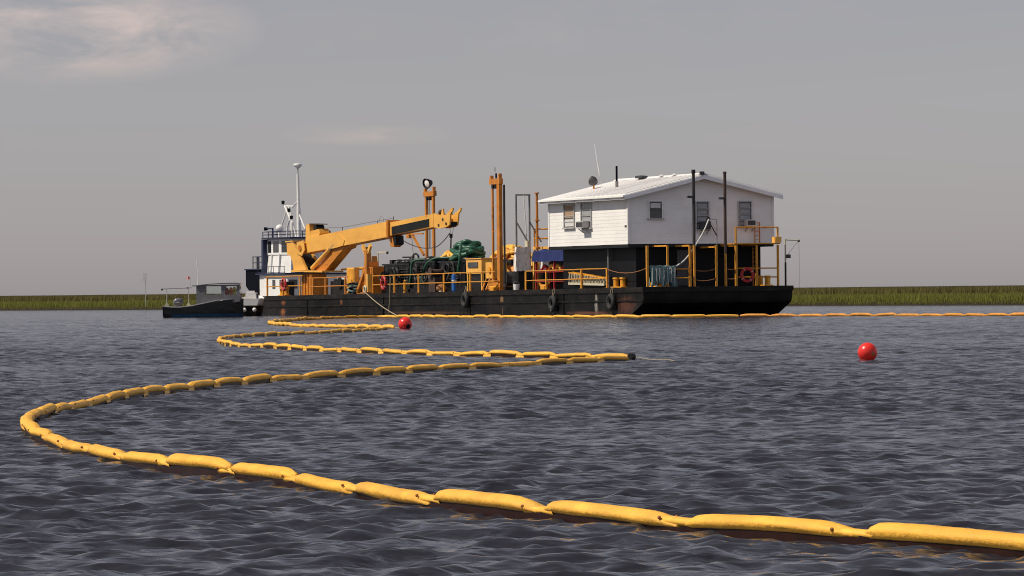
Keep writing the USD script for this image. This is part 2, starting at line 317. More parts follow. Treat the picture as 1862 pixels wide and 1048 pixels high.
        if mm.volume < 0: f = f[:, ::-1]
        return s.add(v, f)
    def ball(s, c, r, sc=(1, 1, 1), sub=2):
        m = trimesh.creation.icosphere(sub, 1.0)
        return s.add(m.vertices * np.array(sc) * r + np.array(c), m.faces)
    def torus(s, c, R, r, nrm, n=20, k=8):
        nr = np.array(nrm, float); nr /= np.linalg.norm(nr)
        a = np.cross(nr, [0.13, 0.2, 1.0]); a /= np.linalg.norm(a); b = np.cross(nr, a)
        th = np.arange(n) * 2 * np.pi / n
        ph = np.arange(k) * 2 * np.pi / k
        d = np.cos(th)[:, None] * a + np.sin(th)[:, None] * b
        v = np.asarray(c, float) + (R + r * np.cos(ph))[None, :, None] * d[:, None] + (r * np.sin(ph))[None, :, None] * nr
        i, j = np.meshgrid(np.arange(n), np.arange(k), indexing='ij')
        f = np.stack([i * k + j, ((i + 1) % n) * k + j, ((i + 1) % n) * k + (j + 1) % k, i * k + (j + 1) % k], -1).reshape(-1, 4)
        v = v.reshape(-1, 3); f = np.vstack([f[:, [0, 1, 2]], f[:, [0, 2, 3]]])
        mm = trimesh.Trimesh(v, f, process=False)
        if mm.volume < 0: f = f[:, ::-1]
        return s.add(v, f)
    def build(s, name, mat, parent, smooth=False, label=None, kind=None):
        """parent: a Thing, or (Thing, prim path of a part) for a sub-part. Returns (Thing, path)."""
        th, path = parent if isinstance(parent, tuple) else (parent, parent.path)
        full = numbered(path, name)
        v, f = np.vstack(s.V) - th.at, np.vstack(s.F)
        m = usdkit.mesh(stage, full, (v, f), MATS[mat], smooth=smooth)
        mark(m.GetPrim(), label, kind=kind)
        return (th, full)

def top_mesh(name, mb, mat, label, cat=None, group=None, kind=None, smooth=False, at=(0, 0, 0)):
    """A thing that is one mesh."""
    path = numbered('/World', name)
    v, f = np.vstack(mb.V) - np.array(at, float), np.vstack(mb.F)
    m = usdkit.mesh(stage, path, (v, f), MATS[mat], smooth=smooth)
    m.AddTranslateOp().Set(Gf.Vec3d(*map(float, at)))
    mark(m.GetPrim(), label, cat, group, kind)
    return m

def smooth_path(pts, per=8, closed=False):
    p = np.asarray(pts, float)
    q = np.vstack([2 * p[0] - p[1], p, 2 * p[-1] - p[-2]])
    out = []
    for i in range(1, len(q) - 2):
        t = np.linspace(0, 1, per, endpoint=False)[:, None]
        a, b, c, d = q[i - 1], q[i], q[i + 1], q[i + 2]
        out.append(0.5 * ((2 * b) + (-a + c) * t + (2 * a - 5 * b + 4 * c - d) * t**2 + (-a + 3 * b - 3 * c + d) * t**3))
    return np.vstack(out + [p[-1:]])

# the barge's own directions: u runs along its length away from the near end, v across it, h above its deck
AL = math.radians(22)
CORNER = np.array([6.927, 222.0])
E_U = np.array([-math.sin(AL), math.cos(AL)]); E_V = np.array([math.cos(AL), math.sin(AL)])
def UV(u, v): return CORNER + u * E_U + v * E_V
def deck(u): return 1.57 - 0.0052 * u
def B(u, v, h=0.0): return np.array([*UV(u, v), deck(u) + h])
def Bz(u, v, z): return np.array([*UV(u, v), z])
U3, V3 = np.array([*E_U, 0.0]), np.array([*E_V, 0.0])
BL, BW = 63.1, 8.67

# ------------------------------------------------------------------ water
def build_water():
    rng = np.random.default_rng(5)
    Z = [12.0]
    while Z[-1] < 330:
        Z.append(Z[-1] + max(0.046, 0.0014 * (Z[-1] - 8)))
    Z = np.array([-300, -60, -20, -4, 4, 8, 10.5] + Z + [345, 365, 400, 480, 650, 1000, 2000, 4500, 9000.0])
    t = np.linspace(-0.165, 0.165, 372)
    t = np.concatenate([[-12, -5, -2, -0.9, -0.5, -0.32, -0.25, -0.2], t, [0.2, 0.25, 0.32, 0.5, 0.9, 2, 5, 12]])
    ZZ, T = np.meshgrid(Z, t, indexing='ij')
    X = T * np.maximum(ZZ, 12)
    step = np.maximum(np.gradient(Z)[:, None] * np.ones_like(T), 0.00087 * np.maximum(ZZ, 12))
    step = np.where(np.abs(T) > 0.17, 3.0, step)
    H = np.zeros_like(X); DX = np.zeros_like(X); DY = np.zeros_like(X)
    lam = np.exp(rng.uniform(math.log(0.16), math.log(1.15), 96))
    for L in lam:
        ang = rng.normal(-1.25, 0.62)          # travelling mostly towards the camera, a little to the right
        k = 2 * math.pi / L
        sl = 0.033 * (1.2 if 0.2 < L < 0.55 else 0.9 if L < 0.2 else 0.62) * rng.uniform(0.6, 1.3)
        a = sl / k
        w = np.clip((L / step - 1.7) / 2.0, 0, 1)
        ph = k * (X * math.cos(ang) + ZZ * math.sin(ang)) + rng.uniform(0, 6.28)
        s_, c_ = np.sin(ph), np.cos(ph)
        H += a * w * s_
        DX += a * w * c_ * math.cos(ang); DY += a * w * c_ * math.sin(ang)
    # gusts: some patches rougher than others
    g = meshkit.fbm(np.stack([X / 9, ZZ / 14, 0 * X], -1), 3, 4)
    H *= 0.35 + 1.35 * g
    V = np.stack([X + 0.9 * DX, ZZ + 0.9 * DY, H], -1).reshape(-1, 3)
    n = len(t)
    i, j = np.meshgrid(np.arange(len(Z) - 1), np.arange(n - 1), indexing='ij')
    F = np.stack([i * n + j, i * n + j + 1, (i + 1) * n + j + 1, (i + 1) * n + j], -1).reshape(-1, 4)
    mb = MB(); mb.add(V, F)
    top_mesh('water', mb, 'water', 'dark rippled blue grey bay water', kind='structure', smooth=True)
build_water()

# ------------------------------------------------------------------ marsh
SHORE = np.array([[-900, 1100], [-160, 560], [-90, 465], [-50.4, 414.4], [-32.9, 392.6], [-8, 366], [22.2, 334.6], [36.0, 309], [60, 285], [140, 240], [700, 120.0]])
def shore_y(x): return np.interp(x, SHORE[:, 0], SHORE[:, 1])
def build_marsh():
    rng = np.random.default_rng(11)
    xs = np.concatenate([[-3000, -900, -400, -160], np.linspace(-110, 110, 180), [160, 400, 900, 3000]])
    base = np.interp(xs, SHORE[:, 0], SHORE[:, 1]) + 1.6 * (meshkit.fbm(np.stack([xs / 5.0, 0 * xs, 0 * xs], -1), 3, 2) - 0.5)
    rows = [(-0.9, -0.35), (0.0, 0.04), (0.5, 0.22), (1.5, 0.28), (12, 0.30), (80, 0.30), (400, 0.30), (2000, 0.30), (7000, 0.3)]
    V = np.array([[x, b + d, z] for d, z in rows for x, b in zip(xs, base)])
    n = len(xs)
    i, j = np.meshgrid(np.arange(len(rows) - 1), np.arange(n - 1), indexing='ij')
    F = np.stack([i * n + j, i * n + j + 1, (i + 1) * n + j + 1, (i + 1) * n + j], -1).reshape(-1, 4)
    mb = MB(); mb.add(V, F)
    top_mesh('marsh_ground', mb, 'mud', 'low muddy marsh bank and ground behind the barge', kind='structure', smooth=True)

    def blades(n, d0, d1, power, hmin, hmax, wid, xr, seed, patch):
        r = np.random.default_rng(seed)
        x = r.uniform(-xr, xr, n)
        d = d0 + (d1 - d0) * r.random(n) ** power
        y = np.interp(x, xs, base) + d
        x = x * (y / 350)
        y = np.interp(x, xs, base) + d
        hh = hmin + (hmax - hmin) * r.beta(2.4, 1.8, n)
        pn = meshkit.fbm(np.stack([x / 3.0, y / 6.0, 0 * x], -1), 3, seed)
        hh *= 1 + patch * (pn - 0.5)
        edge = np.clip((d - 0.15) / 2.2, 0.45, 1)
        hh *= edge
        ang = r.uniform(0, np.pi, n); ln = r.normal(0, 0.16, (n, 2)) * hh[:, None]
        w = wid * r.uniform(0.6, 1.3, n)
        dx, dy = np.cos(ang) * w / 2, np.sin(ang) * w / 2
        z0 = np.where(d < 1.0, 0.05, 0.27)
        a = np.stack([x - dx, y - dy, z0], 1); b = np.stack([x + dx, y + dy, z0], 1)
        c = np.stack([x + dx * 0.75 + ln[:, 0] * 0.35, y + dy * 0.75 + ln[:, 1] * 0.35, z0 + hh * 0.6], 1)
        e = np.stack([x - dx * 0.75 + ln[:, 0] * 0.35, y - dy * 0.75 + ln[:, 1] * 0.35, z0 + hh * 0.6], 1)
        tp = np.stack([x + ln[:, 0], y + ln[:, 1], z0 + hh], 1)
        V = np.stack([a, b, c, e, tp], 1).reshape(-1, 3)
        k = np.arange(n) * 5
        F = np.vstack([np.stack([k, k + 1, k + 2], 1), np.stack([k, k + 2, k + 3], 1), np.stack([k + 3, k + 2, k + 4], 1)])
        m = MB(); m.add(V, F); return m
    front = blades(120000, 0.1, 45, 1.7, 0.42, 0.70, 0.05, 95, 21, 0.4)
    top_mesh('marsh_grass', front, 'grass_green', 'bright green cordgrass along the marsh shore', 'grass', kind='stuff')
    back = blades(80000, 30, 420, 1.5, 0.88, 1.24, 0.13, 120, 22, 0.16)
    top_mesh('tall_marsh_grass', back, 'grass_brown', 'brownish taller grass further back on the marsh', 'grass', kind='stuff')
build_marsh()

# ------------------------------------------------------------------ barge
def build_barge():
    t = Thing('barge', 'long black steel deck barge with rust stains and raked near end', 'barge', B(30, BW / 2, -1.57))
    # hull side profile in (u, z)
    top0, top1 = deck(0) - 0.02, deck(BL) - 0.02
    prof = [(0.0, top0), (0.0, 0.95), (0.12, 0.72), (1.9, 0.0), (3.4, -0.55), (60.5, -0.55), (62.9, -0.1), (63.1, 0.35), (63.1, top1)]
    # side skins as dented plate, subdivided
    mb = MB()
    us = np.concatenate([np.linspace(0, 4, 26), np.linspace(4.2, 63.1, 300)])
    bot = np.interp(us, [0, 0.001, 0.12, 1.9, 3.4, 60.5, 62.9, 63.1], [0.95, 0.95, 0.72, 0.0, -0.55, -0.55, -0.1, 0.35])
    tp = deck(us) - 0.02
    K = 12
    for side, v in ((-1, 0.0), (1, BW)):
        f_ = np.linspace(0, 1, K)
        zz = bot[:, None] * (1 - f_) + tp[:, None] * f_
        uu = np.repeat(us[:, None], K, 1)
        frame = np.abs(((uu / 2.4) % 1) - 0.5) * 2       # plating bulges in between the frames
        dent = 0.022 * (1 - frame**2) * np.sin(np.pi * np.clip(f_, 0, 1))[None] + 0.05 * (meshkit.fbm(np.stack([uu / 1.7, zz * 1.4, 0 * uu + side], -1), 3, 9) - 0.5) * np.sin(np.pi * f_)[None]
        vv = v - side * -1 * 0 + side * (-dent)
        Pt = CORNER + uu[..., None] * E_U + vv[..., None] * E_V
        V = np.concatenate([Pt, zz[..., None]], -1).reshape(-1, 3)
        i, j = np.meshgrid(np.arange(len(us) - 1), np.arange(K - 1), indexing='ij')
        F = np.stack([i * K + j, (i + 1) * K + j, (i + 1) * K + j + 1, i * K + j + 1], -1).reshape(-1, 4)
        mb.add(V, F if side > 0 else F[:, ::-1])
    # end plates, rake and bottom
    vs = np.linspace(0, BW, 20)
    ring = [(0.0, top0), (0.0, 0.95), (0.12, 0.72), (0.7, 0.48), (1.9, 0.0), (3.4, -0.55), (60.5, -0.55), (62.9, -0.1), (63.1, 0.35), (63.1, top1)]
    V = np.array([Bz(u, v, z) for v in vs for u, z in ring]); n = len(ring)
    i, j = np.meshgrid(np.arange(len(vs) - 1), np.arange(n - 1), indexing='ij')
    F = np.stack([i * n + j, i * n + j + 1, (i + 1) * n + j + 1, (i + 1) * n + j], -1).reshape(-1, 4)
    mb.add(V, F)
    hull = mb.build('hull', 'hull_black', t, smooth=35)
    d = MB(); d.corners([(*UV(u, v), deck(u) + h) for u in (0.02, BL - 0.02) for v in (0.02, BW - 0.02) for h in (-0.06, 0.0)])
    d.build('deck_plate', 'deck_steel', t)
    # heavy rubbing strakes
    r = MB()
    N = 24
    for k in range(N):
        a, b_ = k * BL / N, (k + 1) * BL / N - 0.015
        r.corners([(*UV(u, v), deck(u) + h) for u in (a, b_) for v in (-0.07, 0.0) for h in (-0.26, 0.015)])
    r.corners([(*UV(u, v), deck(u) + h) for u in (-0.07, 0.0) for v in (-0.07, BW + 0.07) for h in (-0.26, 0.012)])
    r.build('rubbing_strake', 'hull_strake', t)
    r = MB(); r.corners([(*UV(u, v), deck(u) + h) for u in (0.1, BL) for v in (-0.045, 0.02) for h in (-0.74, -0.66)])
    r.build('lower_strake', 'hull_strake', t)
    for u in (10.9, 25.0, 39.6, 53.8):
        w = MB(); w.corners([(*UV(uu, v), z) for uu in (u, u + 0.1) for v in (-0.03, 0.02) for z in (-0.2, deck(u) - 0.262)]); w.build('hull_frame', 'hull_black', t)
    return t
BARGE = build_barge()

def build_tyres():
    g = 'tyre fenders along the barge side'
    spots = [(12.1, 0.72, 0.42, 'worn black tyre fender hanging below the yellow gangway'), (3.95, 0.80, 0.40, 'worn black tyre fender nearest the barge corner below yellow bitts'),
             (25.4, 0.93, 0.34, 'black tyre fender hanging below the yellow machine')]
    proto = None
    for u, z, R, lab in spots:
        at = Bz(u, -0.17, z)
        if proto is None:
            t = Thing('tyre_fender', lab, 'tyre', at, g)
            m = MB(); m.torus(at, 0.33, 0.135, V3, 26, 10); m.build('tyre', 'rubber', t, smooth=True)
            m = MB(); m.torus(at - V3 * 0.02, 0.21, 0.045, V3, 22, 8); m.build('bead', 'rubber', t, smooth=True)
            m = MB()
            for s in (-1, 1): m.tube([at + U3 * 0.1 * s + np.array([0, 0, 0.3]), at + U3 * 0.12 * s + V3 * 0.1 + np.array([0, 0, 0.82])], 0.018, 5)
            m.build('hanging_rope', 'rope_tan', t)
            proto = t
        else:
            copy_of(proto, at, lab, g)
build_tyres()

# ------------------------------------------------------------------ deckhouse
def window(t, face, a0, a1, h0, h1, kind):
    """face 'side': a is u on the wall v=.05; 'gable': a is v on the wall u=2.05."""
    def bx(m, a, b, c, d, o0, o1):   # o: distance out of the wall
        if face == 'side': m.bb(a, b, 0.05 - o1, 0.05 - o0, c, d)
        else: m.bb(2.05 - o1, 2.05 - o0, a, b, c, d)
    f = MB(); w = 0.055
    bx(f, a0 - w, a0, h0, h1, 0.0, 0.075); bx(f, a1, a1 + w, h0, h1, 0.0, 0.075); bx(f, a0 - w, a1 + w, h1, h1 + w, 0.0, 0.08)
    F = f.build('window', 'frame_grey' if kind != 'plain' else 'white_trim', t)
    s = MB(); bx(s, a0 - 0.12, a1 + 0.12, h0 - 0.075, h0, 0.0, 0.13); s.build('sill', 'frame_grey', F)
    p = MB(); bx(p, a0, a1, h0, h1, 0.0, 0.034); p.build('pane', 'dark_glass', F)
    H = h1 - h0
    if kind == 'curtain':
        c = MB(); bx(c, a0 + 0.06, a1 - 0.06, h0 + 0.42 * H, h1 - 0.05, 0.034, 0.038); c.build('curtain', 'curtain_tan', F)
        c = MB(); bx(c, a0 + 0.06, a1 - 0.06, h0 + 0.06, h0 + 0.36 * H, 0.034, 0.038); c.build('blind', 'blind_grey', F)
    if kind in ('louvre', 'curtain'):
        n = 4
        for k in range(1, n):
            b = MB(); z = h0 + H * k / n
            bx(b, a0, a1, z - 0.02, z + 0.02, 0.034, 0.06); b.build('glazing_bar', 'frame_grey', F)
        if kind == 'louvre':
            for k in range(n):
                b = MB(); z = h0 + H * (k + 0.25) / n
                bx(b, a0 + 0.05, a1 - 0.05, z - H * 0.03, z + H * 0.13, 0.034, 0.039); b.build('louvre_blade', 'louvre_grey', F)
    if kind == 'plain':
        b = MB(); z = h0 + H * 0.5; bx(b, a0, a1, z - 0.022, z + 0.022, 0.034, 0.062); b.build('glazing_bar', 'dark_grey', F)
        b = MB(); bx(b, a0 + 0.07, a1 - 0.07, h0 + H * 0.62, h1 - 0.08, 0.034, 0.038); b.build('blind', 'blind_grey', F)
def aircon(t, face, a0, a1, h0, h1, tone):
    def bx(m, a, b, c, d, o0, o1):
        if face == 'side': m.bb(a, b, 0.05 - o1, 0.05 - o0, c, d)
        else: m.bb(2.05 - o1, 2.05 - o0, a, b, c, d)
    b = MB(); bx(b, a0, a1, h0, h1, 0.08, 0.46); A = b.build('air_conditioner', tone, t)
    g = MB(); bx(g, a0 + 0.05, a1 - 0.05, h0 + 0.05, h1 - 0.05, 0.46, 0.475); g.build('grille', 'dark_grey', A)
    for s in (0.15, 0.85):
        k = MB(); a = a0 + (a1 - a0) * s
        if face == 'side': k.beam(B(a, 0.0, h0 - 0.28), B(a, -0.36, h0 - 0.03), 0.035)
        else: k.beam(B(2.0, a, h0 - 0.28), B(1.64, a, h0 - 0.03), 0.035)
        k.build('bracket', 'grey_steel', A)

def build_house():
    t = Thing('deckhouse', 'white gabled clapboard house standing on a black lower storey on the barge', 'house', B(7.5, 4.3, 0))
    u0, u1, v0, v1, hb, he, hr = 2.05, 13.0, 0.05, 8.55, 2.34, 4.92, 5.92
    # lower storey
    m = MB(); m.bb(2.35, 12.4, 0.62, 7.95, 0.0, 2.16); m.build('lower_storey', 'black_wall', t)
    m = MB(); m.bb(2.318, 2.346, 3.0, 3.85, 0.08, 1.98); D = m.build('door', 'dark_grey', t)
    k = MB(); k.bb(2.29, 2.316, 3.68, 3.76, 0.95, 1.05); k.build('handle', 'grey_steel', D)
    m = MB(); m.bb(u0 - 0.06, u1 + 0.04, v0 - 0.02, v1 + 0.02, 2.16, hb - 0.004); m.build('floor_beam', 'black_steel', t)
    # upper walls
    poly = [(v0 + 0.03, hb), (v1 - 0.03, hb), (v1 - 0.03, he), ((v0 + v1) / 2, hr), (v0 + 0.03, he)]
    m = MB(); m.prism_vh(poly, u0 + 0.03, u1 - 0.03); W = m.build('wall', 'white_siding', t)
    s = MB(); c = 0.19; zb = hb
    zd = deck((u0 + u1) / 2)
    while zb < hr - 0.08:
        zt = min(zb + c, hr - 0.02)
        def half(z): return (v1 - v0) / 2 if z <= he else (v1 - v0) / 2 * (hr - z) / (hr - he)
        mid = (v0 + v1) / 2
        if zt <= he + 0.01:   # side course, wedge
            s.corners([(*UV(u, v), zd + z) for u in (u0, u1) for v, z in ((v0 - 0.001, zb), (v0 + 0.005, zt), (v0 + 0.05, zb), (v0 + 0.05, zt))])
        hb_, ht_ = half(zb), half(zt)
        s.corners([(*UV(u, v), zd + z) for u, v, z in ((u0 - 0.001, mid - hb_, zb), (u0 + 0.005, mid - ht_, zt), (u0 - 0.001, mid + hb_, zb), (u0 + 0.005, mid + ht_, zt),
                                                       (u0 + 0.05, mid - hb_, zb), (u0 + 0.05, mid - ht_, zt), (u0 + 0.05, mid + hb_, zb), (u0 + 0.05, mid + ht_, zt))])
        zb = zt
    s.build('clapboards', 'white_siding', W)
    for (u, v) in ((u0, v0), (u1, v0), (u0, v1)):
        k = MB(); k.bb(u - 0.05, u + 0.07, v - 0.045, v + 0.07, hb + 0.002, he - 0.002); k.build('corner_board', 'white_trim', W)
    # roof: two slopes with standing ribs
    ov, e0, e1 = 0.38, 1.55, 13.35
    mid = (v0 + v1) / 2
    sl = (hr - he) / (mid - v0)
    ev = v0 - ov; eh = he - ov * sl
    m = MB()
    th = 0.11
    m.prism_vh([(ev, eh + 0.02), (mid, hr + 0.02), (v1 + ov, eh + 0.02), (v1 + ov, eh + 0.02 + th), (mid, hr + 0.02 + th), (ev, eh + 0.02 + th)], e0, e1)
    R = m.build('roof', 'white_roof', t)
    for k in range(20):
        u = e0 + 0.08 + k * (e1 - e0 - 0.2) / 19
        for a, b in ((ev, mid), (v1 + ov, mid)):
            q = MB(); q.beam(B(u, a, eh + 0.02 + th + 0.015), B(u, b, hr + 0.02 + th + 0.015), 0.05, 0.035); q.build('roof_rib', 'white_roof', R)
    q = MB(); q.prism_vh([(mid - 0.22, hr + th - 0.02), (mid, hr + th + 0.06), (mid + 0.22, hr + th - 0.02), (mid, hr + th + 0.09)], e0 - 0.02, e1 + 0.02); q.build('ridge_cap', 'white_roof', R)
    q = MB(); q.bb(e0 - 0.03, e1 + 0.03, ev - 0.04, ev - 0.002, eh - 0.12, eh + 0.12); q.build('eaves_board', 'white_trim', R)
    q = MB(); q.bb(e0 - 0.03, e1 + 0.03, ev - 0.13, ev - 0.042, eh + 0.0, eh + 0.1); q.build('gutter', 'white_trim', R)
    q = MB()
    for a in (ev, v1 + ov): q.prism_vh([(a, eh - 0.16), (a, eh + 0.05), (mid, hr + 0.05), (mid, hr - 0.16)], e0 - 0.045, e0 - 0.004)
    q.build('rake_board', 'white_trim', R)
    # windows and air conditioners
    window(t, 'side', 9.36, 10.73, 3.38, 4.62, 'curtain'); window(t, 'side', 6.98, 8.32, 3.30, 4.62, 'louvre')
    window(t, 'gable', 1.28, 2.0, 3.68, 4.57, 'plain'); window(t, 'gable', 4.04, 4.72, 3.08, 4.53, 'louvre'); window(t, 'gable', 6.54, 7.24, 3.23, 4.54, 'louvre')
    aircon(t, 'side', 7.10, 8.1, 3.31, 3.66, 'frame_grey'); aircon(t, 'gable', 4.14, 4.68, 3.09, 3.5, 'dark_grey'); aircon(t, 'gable', 6.8, 7.35, 3.24, 3.58, 'blind_grey')
    q = MB(); q.bb(2.16, 2.26, -0.06, 0.03, 3.2, 3.32); q.build('wall_light', 'dark_grey', t)
    # roof fittings
    rs = lambda v: he + (v - v0) * sl + 0.13 if v < mid else hr - (v - mid) * sl + 0.13
    q = MB(); q.cyl(B(11.2, 2.0, rs(2.0) - 0.02), B(11.2, 2.0, rs(2.0) + 0.28), 0.05); L = q.build('floodlight', 'tower_orange', t)
    q = MB(); q.lathe([(0.0, -0.2), (0.14, -0.18), (0.26, 0.0), (0.27, 0.16), (0.0, 0.18)], B(11.2, 2.0, rs(2.0) + 0.44), 16, axis=-U3 * -0.8 - V3 * 0.5 + np.array([0, 0, 0.25])); q.build('lamp_housing', 'dark_grey', L, smooth=30)
    q = MB(); q.tube([B(10.0, 2.0, rs(2.0) - 0.02), B(10.5, 2.0, rs(2.0) + 1.0), B(11.05, 2.0, 8.0)], [0.028, 0.022, 0.012], 6); q.build('whip_antenna', 'white_paint', t)
    q = MB(); q.cyl(B(8.0, 2.0, rs(2.0) - 0.03), B(8.0, 2.0, rs(2.0) + 0.35), 0.09); P_ = q.build('vent_pipe', 'grey_steel', t)
    q = MB(); q.cyl(B(8.0, 2.0, rs(2.0) + 0.35), B(8.0, 2.0, 6.68), 0.06); q.build('pipe_top', 'navy_panel', P_)
    q = MB(); q.lathe([(0.16, 0), (0.16, 0.12), (0.36, 0.13), (0.34, 0.26), (0.0, 0.3)], B(9.2, 4.0, hr), 16); q.build('roof_vent', 'dark_grey', t, smooth=30)
    for u in (6.9, 5.2):
        q = MB(); q.lathe([(0.1, 0), (0.1, 0.12), (0.2, 0.13), (0.0, 0.22)], B(u, 4.2, hr + 0.05), 12); q.build('roof_vent', 'blind_grey', t, smooth=30)
    q = MB(); q.bb(1.42, 1.52, 4.0, 4.25, hr + 0.06, hr + 0.24); q.build('gable_light', 'dark_grey', t)
build_house()

# ------------------------------------------------------------------ walkway steelwork on the near end
def build_walkway():
    t = Thing('walkway_frame', 'yellow steel posts and rails of the walkway in front of the gable end', 'walkway', B(0.15, 4.3, 0))
    def post(v, h1, r=0.06, u=0.15):
        m = MB(); m.bb(u - r, u + r, v - r, v + r, 0.0, h1); return m.build('post', 'rail_yellow', t)
    for v, r in ((0.3, 0.058), (1.47, 0.048), (2.78, 0.058), (4.31, 0.055), (5.47, 0.058), (6.67, 0.05), (7.93, 0.048)): post(v, 2.19, r)
    for v, h in ((1.47, 2.2), (2.78, 2.2), (4.31, 2.12), (6.67, 2.2), (5.47, 2.2)):
        m = MB(); m.bb(0.24, 2.28, v - 0.045, v + 0.045, h - 0.06, h + 0.03); m.build('joist', 'rail_yellow', t)
    for a, b in ((1.53, 2.70), (5.55, 7.87)):
        for h in (0.95, 0.48):
            m = MB(); m.cyl(B(0.15, a, h), B(0.15, b, h), 0.035, 8); m.build('rail', 'rail_yellow', t)
    for a, b in ((2.86, 4.23), (4.93, 5.39)):
        for h in (0.93, 0.42):
            ss = np.linspace(0, 1, 9)
            m = MB(); m.tube([B(0.15, a + (b - a) * s, h - 0.16 * (b - a) * s * (1 - s) * 2) for s in ss], 0.022, 5); m.build('chain', 'rope_orange', t)
    ss = np.linspace(0, 1, 12)
    m = MB(); m.tube([B(5.2 - 5.0 * s, 0.22 + 0.05 * s, 1.0 - 0.9 * s * (1 - s)) for s in ss], 0.022, 5); m.build('chain', 'rope_orange', t)
    # raised balcony
    m = MB(); m.bb(0.08, 1.98, 5.36, 8.05, 2.24, 2.30); F = m.build('balcony_floor', 'rail_yellow', t)
    for v in (5.47, 7.93):
        m = MB(); m.bb(0.11, 0.19, v - 0.04, v + 0.04, 2.302, 3.14); m.build('balcony_post', 'rail_yellow', t)
    for h in (3.12,):
        m = MB(); m.cyl(B(0.15, 5.47, h + 0.02), B(0.15, 7.93, h + 0.02), 0.03, 8); m.build('balcony_rail', 'rail_yellow', t)
        m = MB(); m.cyl(B(0.15, 7.93, h + 0.02), B(1.95, 7.93, h + 0.02), 0.03, 8); m.build('balcony_rail', 'rail_yellow', t)
    m = MB(); m.bb(0.0, 0.42, 7.72, 8.08, 2.305, 2.62); m.build('corner_box', 'crane_yellow', t)
build_walkway()

def build_ladder():
    t = Thing('ladder', 'thin rust orange ladder rising past the balcony at the right of the gable', 'ladder', B(1.4, 7.55, 0))
    for v in (7.42, 7.70):
        m = MB(); m.bb(2.18, 2.22, v - 0.022, v + 0.022, 0.0, 2.12); m.bb(1.90, 1.94, v - 0.022, v + 0.022, 2.31, 3.44); m.build('stile', 'tower_orange', t)
    for k in range(15):
        h = 0.2 + k * 0.23
        if 2.1 < h < 2.34: continue
        u = 2.2 if h < 2.2 else 1.92
        m = MB(); m.cyl(B(u, 7.44, h), B(u, 7.68, h), 0.016, 6); m.build('rung', 'tower_orange', t)
build_ladder()

def build_pipes():
    t = Thing('spud_pipe', 'tall dark pipe with black cap standing left of the gable peak', 'pipe', B(0.05, 2.98, 0))
    m = MB(); m.cyl(B(0.05, 2.98, 0), B(0.05, 2.98, 2.2), 0.075, 12); m.build('lower_pipe', 'rail_yellow', t, smooth=40)
    m = MB(); m.cyl(B(0.05, 2.98, 2.2), B(0.05, 2.98, 6.0), 0.082, 12); m.build('upper_pipe', 'dark_pipe', t, smooth=40)
    m = MB(); m.cyl(B(0.05, 2.98, 6.0), B(0.05, 2.98, 6.2), 0.12, 12, 0.1); m.build('cap', 'black_steel', t, smooth=40)
    m = MB(); m.bb(-0.02, 0.12, 2.62, 2.9, 4.7, 4.82); m.build('lamp', 'dark_grey', t)
    t = Thing('spud_pipe', 'tall rusty brown pipe standing right of the gable peak', 'pipe', B(0.1, 4.83, 0))
    m = MB(); m.cyl(B(0.1, 4.83, 0), B(0.1, 4.83, 1.73), 0.07, 12); m.build('lower_pipe', 'rail_yellow', t, smooth=40)
    m = MB(); m.cyl(B(0.1, 4.83, 1.73), B(0.1, 4.83, 6.0), 0.08, 12); m.build('upper_pipe', 'brown_pipe', t, smooth=40)
    m = MB(); m.cyl(B(0.1, 4.83, 6.0), B(0.1, 4.83, 6.1), 0.095, 12); m.build('cap', 'brown_pipe', t, smooth=40)
    m = MB(); m.bb(0.03, 0.17, 4.48, 4.75, 4.62, 4.74); m.build('lamp', 'dark_grey', t)
    t = Thing('vent_post', 'slim grey pipe beside the near black wall of the house', 'pipe', B(5.67, 0.45, 0))
    m = MB(); m.cyl(B(5.67, 0.45, 0), B(5.67, 0.45, 2.12), 0.055, 10); m.build('pipe', 'grey_steel', t, smooth=40)
    m = MB(); m.cyl(B(5.67, 0.45, 0), B(5.67, 0.45, 0.12), 0.12, 10); m.build('flange', 'grey_steel', t)
build_pipes()

